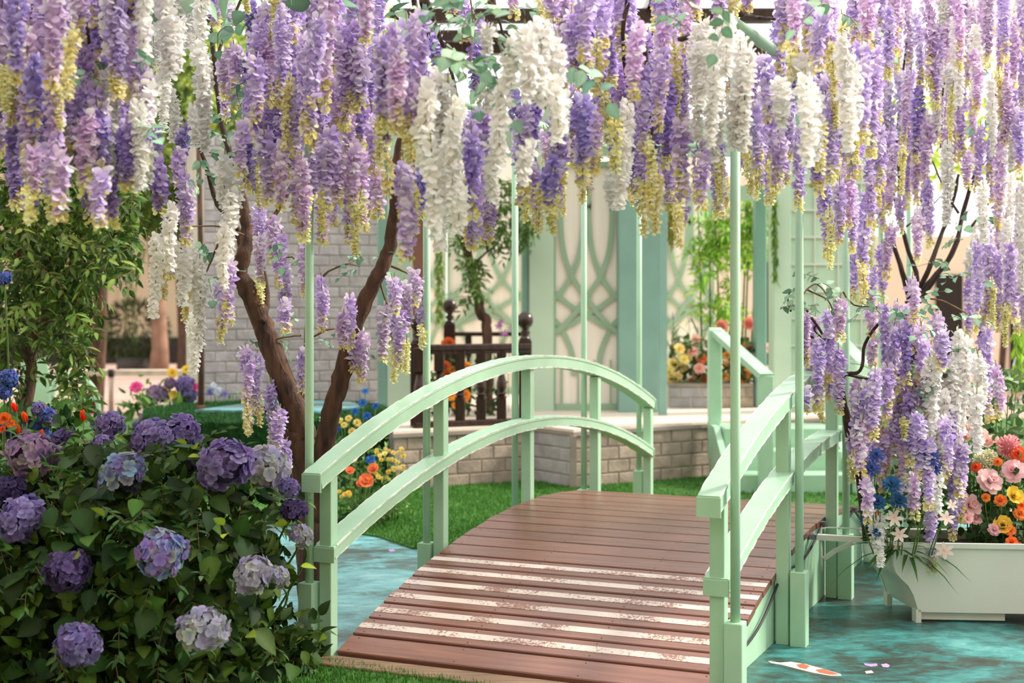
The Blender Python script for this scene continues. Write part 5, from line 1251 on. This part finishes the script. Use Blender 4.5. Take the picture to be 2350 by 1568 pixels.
flower_plant('iris_plant', 'small blue and white flowers at the foot of the grey brick wall', ((505 - CX) / F * 13.2, 13.2, .014), [(482, 900, 13.1, 10, 0), (500, 898, 13.1, 12, 1), (515, 905, 13.1, 9, 0), (490, 885, 13.1, 8, 1)], [bloom('corn', rgb(90, 94, 160), rgb(130, 130, 190)), bloom('corn', rgb(196, 206, 226), rgb(220, 226, 238))], (90, (.16, .06, .62), (.1, .03), [rgb(96, 130, 70)], LANCE))
YG = 9.6
flower_plant('cornflower_plant', 'tall blue cornflowers with yellow buttons behind the left railing', ((825 - CX) / F * YG, YG, .014), [(832, 925, YG, 12, 0), (838, 898, YG, 9, 0), (862, 932, YG, 10, 0), (815, 945, YG, 11, 0), (842, 955, YG, 12, 0), (850, 1055, YG - .2, 12, 0), (820, 970, YG, 9, 1), (800, 960, YG, 8, 1), (835, 985, YG, 8, 1), (790, 975, YG, 8, 1), (808, 990, YG, 9, 1), (775, 985, YG, 8, 0), (780, 965, YG, 7, 1), (822, 1000, YG, 8, 1)], [bloom('corn', rgb(36, 88, 160), rgb(62, 118, 186)), bloom('rose', rgb(240, 218, 110), rgb(248, 234, 160))],
             (240, (.20, .14, .55), (.07, .02), [rgb(96, 126, 64), rgb(120, 146, 80)], LANCE), up=.9)
flower_plant('poppy_plant', 'coral orange poppies low behind the left railing', ((830 - CX) / F * 9.3, 9.3, .014), [(840, 1106, 9.1, 21, 0), (858, 1078, 9.1, 16, 0), (803, 1082, 9.15, 12, 0), (812, 1055, 9.2, 9, 0), (828, 1112, 9.1, 12, 0)], [bloom('poppy', rgb(242, 92, 62), rgb(250, 134, 100), rgb(240, 190, 120))], (160, (.20, .14, .22), (.07, .02), DKG, LANCE), up=.7)
flower_plant('buttercup_plant', 'loose cloud of small yellow buttercups between railing and brick platform', ((890 - CX) / F * 9.6, 9.6, .014), [(870 + rr(-8, 60), 1065 + rr(-35, 40), 9.5 + rr(-.1, .1), rr(5, 8), i % 2) for i in range(34)] + [(785 + rr(-8, 20), 1135 + rr(-8, 10), 9.0, rr(5, 8), 0) for i in range(8)], [bloom('poppy', rgb(240, 208, 72), rgb(248, 224, 120), rgb(200, 150, 40)), bloom('poppy', rgb(246, 226, 130), rgb(250, 236, 170), rgb(200, 150, 40))],
             (160, (.20, .16, .34), (.05, .014), [rgb(90, 120, 56), rgb(110, 140, 66)], LANCE), up=.7, stem_r=.002)
flower_plant('daisy_plant', 'white blossoms in the shade between the two wisteria boughs', ((740 - CX) / F * 8.2, 8.2, .014), [(742, 962, 8.1, 10, 0), (735, 1000, 8.1, 9, 0), (728, 1060, 8.0, 12, 0), (738, 1085, 8.0, 10, 0), (745, 1020, 8.1, 8, 0)], [bloom('lily', rgb(238, 238, 230), rgb(248, 248, 240))], (110, (.10, .12, .75), (.07, .025), DKG, LANCE))

# -- flowers and bamboo on the platform
YB2 = 13.75; ZB2 = PZ + .23
rb = RND
bl_list = []
for i in range(34):
    x = 1535 + (1745 - 1535) * i / 34 + rr(-6, 6); bl_list.append((x, rr(790, 880), rr(13.6, 14.1), rr(8, 14), i))
pal = [bloom('rose', rgb(246, 220, 130), rgb(250, 234, 170)), bloom('rose', rgb(246, 222, 140), rgb(250, 236, 176)), bloom('rose', rgb(246, 188, 170), rgb(250, 208, 194)), bloom('rose', rgb(244, 120, 72), rgb(248, 146, 100)), bloom('rose', rgb(248, 176, 70), rgb(250, 196, 110)), bloom('rose', rgb(240, 170, 190), rgb(248, 200, 212))]
fx = [(1545, 835, 0), (1560, 800, 0), (1535, 855, 0), (1555, 862, 0), (1567, 842, 0), (1578, 820, 0), (1543, 870, 0), (1590, 805, 2), (1605, 845, 2), (1598, 778, 2), (1612, 822, 3), (1618, 868, 3), (1600, 860, 2), (1570, 825, 0), (1668, 815, 4), (1672, 840, 4), (1665, 865, 4), (1700, 790, 4), (1720, 800, 5), (1742, 820, 5), (1758, 798, 5), (1712, 872, 4), (1695, 880, 3), (1735, 845, 5), (1760, 850, 5), (1712, 855, 4), (1690, 830, 2), (1745, 870, 4), (1665, 890, 4), (1588, 880, 3)]
flower_plant('rose_plant', 'mixed yellow peach and orange roses crowding the stone flower bed', ((1640 - CX) / F * YB2, YB2 + .1, ZB2), [(x, y, rr(13.6, 13.9), rr(10, 14), k) for x, y, k in fx], pal, (420, (.42, .22, .42), (.09, .045), [rgb(64, 92, 46), rgb(52, 78, 40), rgb(84, 112, 54)], OVATE), up=.7)
flower_plant('allium_plant', 'two round coral pink flower balls above the stone flower bed', ((1690 - CX) / F * 14, 14.0, ZB2), [(1656, 748, 13.95, 15, 0), (1721, 742, 13.95, 16, 0)], [bloom('ball', rgb(242, 150, 128), rgb(248, 178, 156))], None, up=.7)
flower_plant('lupin_plant', 'violet lupin spikes at the left end of the stone flower bed', ((1580 - CX) / F * 14.1, 14.1, ZB2), [(1545, 735, 14.1, 11, 0), (1582, 742, 14.1, 10, 0), (1602, 765, 14.1, 11, 0), (1625, 742, 14.1, 11, 0), (1590, 780, 14.1, 10, 0), (1555, 790, 14.1, 9, 0), (1572, 788, 14.1, 10, 0)], [bloom('spike', rgb(112, 92, 158), rgb(140, 120, 180))],
             (80, (.24, .1, .5), (.2, .02), [rgb(140, 156, 120), rgb(110, 130, 90)], LANCE), up=2.5)
BAM = [rgb(150, 190, 60), rgb(124, 170, 56), rgb(170, 206, 84), rgb(104, 150, 50)]
BAS = [leaf_spray_mesh(BAM, 11, .10, .028, .26, LANCE, fold=.1) for _ in range(4)]
bm = thing('bamboo_plant', 'bright green bamboo with fine leaves rising from the stone flower bed', 'bamboo', ((1660 - CX) / F * 14.2, 14.25, ZB2))
for x0, x1, yt in ((1612, 1602, 480), (1630, 1628, 560), (1655, 1640, 470), (1672, 1690, 440), (1700, 1716, 470), (1708, 1722, 520), (1720, 1745, 500)):
    a = P(x0, 790, 14.25); a.z = ZB2; limb('culm', [a, P((x0 + x1) / 2, 650, 14.25), P(x1, yt, 14.2)], .012, .006, 'stem', bm, 6, .03)
for _ in range(210):
    if rr(0, 1) < .55: x, y = rr(1600, 1675), rr(470, 730)
    else: x, y = rr(1690, 1770), rr(450, 590)
    if x < 1630 and y > 600 and rr(0, 1) < .6: continue
    link('leaf_spray', RND.choice(BAS), bm, P(x, y, rr(14.0, 14.5)), Euler((rr(-.8, .8), rr(0, 1.0), rr(0, 6.28))), rr(.7, 1.1))
# hanging moss beside the posts
def moss(label, px, y0, y1, w, Y, cols, n):
    mb = MB(); t0 = P(px, y0, Y)
    for _ in range(n):
        s = rr(0, 1); p = P(px + rr(-w, w) * (1 - .5 * s), y0 + (y1 - y0) * s, Y + rr(-.05, .05))
        leaf(mb, p, Vector((rr(-.4, .4), rr(-.4, .4), -1)), rdir(), rr(.05, .11), rr(.012, .024), LANCE, .2, .2, jit(RND.choice(cols), .3), 1.2)
    o = mb.build('hanging_moss', 'leaf', None, True, True); tag(o, label, 'hanging plant'); return o
MOSS = [rgb(96, 124, 40), rgb(80, 106, 40), rgb(128, 146, 60)]
moss('green moss trailing down beside the brown post left of the lattice', 1008, 380, 735, 13, 15.3, MOSS, 420)
moss('golden green moss hanging at the edge of the teal door', 1541, 400, 560, 10, 13.2, [rgb(176, 158, 60), rgb(150, 140, 50), rgb(110, 130, 50)], 200)
moss('green trailing plant hanging at the far right edge', 2338, 660, 880, 14, 9.5, [rgb(150, 186, 70), rgb(128, 164, 60)], 360)
moss('olive moss strip hanging along the right sage pillar', 1778, 440, 640, 6, 12.95, MOSS, 160)

# -- twisted tree and flowers behind the balustrade
tt = thing('climbing_tree', 'small twisted tree with clinging leaves behind the dark balustrade', 'tree', (X(1117, 12.9), 12.9, PZ))
def PQ(*a): return [P(x, y, 12.9) for x, y in a]
limb('trunk', [Vector((X(1120, 12.9), 12.9, PZ))] + PQ((1120, 900), (1117, 780), (1116, 735), (1104, 722), (1098, 690), (1090, 660), (1082, 620), (1070, 570), (1066, 540)), .050, .040, 'bark', tt, 9)
limb('branch', PQ((1072, 580), (1058, 555), (1045, 535), (1035, 500)), .020, .008, 'bark', tt, 7)
limb('branch', PQ((1085, 610), (1110, 585), (1140, 560), (1165, 510)), .014, .006, 'bark', tt, 6)
limb('branch', PQ((1068, 550), (1080, 500), (1110, 460), (1150, 430)), .02, .008, 'bark', tt, 6)
TLS = [leaf_spray_mesh([rgb(72, 104, 46), rgb(56, 84, 40), rgb(100, 130, 62)], 9, .075, .028, .17, LANCE) for _ in range(3)]
for x0, x1, y0, y1, n in ((1075, 1110, 590, 690, 34), (1050, 1150, 460, 560, 60), (1140, 1218, 400, 570, 70), (1185, 1220, 500, 580, 16)):
    for _ in range(n): link('leaf_spray', RND.choice(TLS), tt, P(rr(x0, x1), rr(y0, y1), rr(12.6, 13.0)), Euler((rr(-.8, .8), rr(0, 1), rr(0, 6.28))), rr(.6, 1.0))
flower_plant('marigold_plant', 'orange marigolds glowing behind the dark balusters', (X(1060, 12.6), 12.65, PZ), [(1035, 905, 12.5, 14, 0), (1028, 860, 12.6, 15, 1), (1030, 790, 12.8, 16, 1), (1022, 840, 12.6, 12, 1), (1070, 840, 12.6, 10, 0), (1068, 905, 12.5, 12, 0), (1040, 850, 12.6, 10, 0), (1068, 915, 12.5, 9, 0), (1045, 930, 12.5, 8, 0), (1080, 850, 12.6, 8, 0)], [bloom('rose', rgb(248, 160, 40), rgb(250, 180, 80)), bloom('rose', rgb(206, 92, 40), rgb(224, 120, 60))],
             (260, (.36, .12, .50), (.08, .035), [rgb(52, 74, 36), rgb(40, 60, 30), rgb(70, 96, 44)], OVATE), up=.6)
flower_plant('orchid_plant', 'violet orchids peeking over the balustrade rail', (X(1155, 13.0), 13.05, PZ), [(1145, 748, 13, 10, 0), (1150, 738, 13, 8, 0), (1158, 765, 13, 10, 0), (1175, 752, 13, 7, 0)], [bloom('lily', rgb(188, 116, 190), rgb(212, 150, 210))], None)

# -- background trees, crowns of many leaves
def crown(t, boxes, n, L, cols, name='crown'):
    mb = MB()
    tot = sum(b[3] for b in boxes)
    for c, r, sq, w in boxes:
        for _ in range(int(n * w / tot)):
            d = rdir() * (rr(.35, 1) ** .6); p = c + Vector((d.x * r, d.y * r, d.z * r * sq))
            leaf(mb, p, rdir() + Vector((0, 0, -.4)), rdir() + Vector((0, 0, .6)), L * rr(.7, 1.3), L * .42, LANCE, .2, .3, jit(RND.choice(cols), .3), 1.15)
    return stuff(mb.build(name, 'leaf', t, True, True))
BT = [rgb(84, 106, 40), rgb(66, 88, 36), rgb(110, 130, 52), rgb(132, 146, 60)]
for t in [o for o in COL.objects if o.name.startswith('background_tree')]:
    x = t['_x']; del t['_x']
    crown(t, [(Vector((x + rr(-.6, 1.2) * .5, 29, 4.6)), 1.5, .9, 1), (Vector((x - 1.3, 28.6, 3.7)), 1.1, .8, .7), (Vector((x - .3, 29, 6.4)), 1.6, .9, 1)], 2200, .22, BT)
def back_tree(label, px, Y, zc, r, n, L, cols, tr=.12):
    x = X(px, Y); t = thing('background_tree', label, 'tree', (x, Y, 0))
    limb('trunk', [(x, Y, 0), (x + .1, Y, zc * .4), (x - .05, Y, zc * .8), (x, Y, zc * 1.1)], tr, tr * .5, 'bark', t, 9)
    crown(t, [(Vector((x, Y, zc)), r, .9, 1), (Vector((x + r * .6, Y - .3, zc - r * .5)), r * .7, .8, .6), (Vector((x - r * .6, Y + .2, zc - r * .4)), r * .7, .8, .6)], n, L, cols)
    return t
back_tree('dense green courtyard tree whose crown fills the upper left corner', 60, 16, 4.6, 1.7, 3600, .15, BT)
back_tree('yellow green courtyard tree seen between racemes above the white blossoms', 215, 19, 5.2, 1.8, 3200, .17, [rgb(150, 160, 60), rgb(110, 130, 48), rgb(176, 176, 84)])
back_tree('drooping green tree with its crown just left of the white racemes', 418, 17, 3.1, 1.0, 2600, .13, [rgb(84, 106, 40), rgb(106, 130, 50), rgb(66, 90, 36)], .07)
back_tree('sunlit courtyard tree above the grey brick wall', 640, 22, 6.0, 2.0, 2600, .2, [rgb(150, 166, 76), rgb(124, 146, 64), rgb(176, 186, 104)])
back_tree('lime green sunlit tree behind the fan branched wisteria', 2290, 19, 4.2, 1.3, 1000, .17, [rgb(190, 206, 84), rgb(168, 190, 70)], .05)
# leaves of the potted bamboo
pbx = X(308, 30); mb = MB()
for _ in range(900):
    d = rdir(); p = Vector((pbx + d.x * .6, 30 + d.y * .4, .85 + d.z * .55)); leaf(mb, p, d + Vector((0, 0, -.3)), rdir() + Vector((0, 0, .5)), .22, .04, LANCE, .2, .4, jit(RND.choice([rgb(50, 62, 30), rgb(66, 80, 38)]), .3), 1.1)
stuff(mb.build('foliage', 'leaf', pb, True, True))
for k in range(4): limb('culm', [(pbx + rr(-.1, .1), 30, .3), (pbx + rr(-.2, .2), 30, 1.4), (pbx + rr(-.3, .3), 30, 2.6)], .02, .012, 'stem', pb, 6)
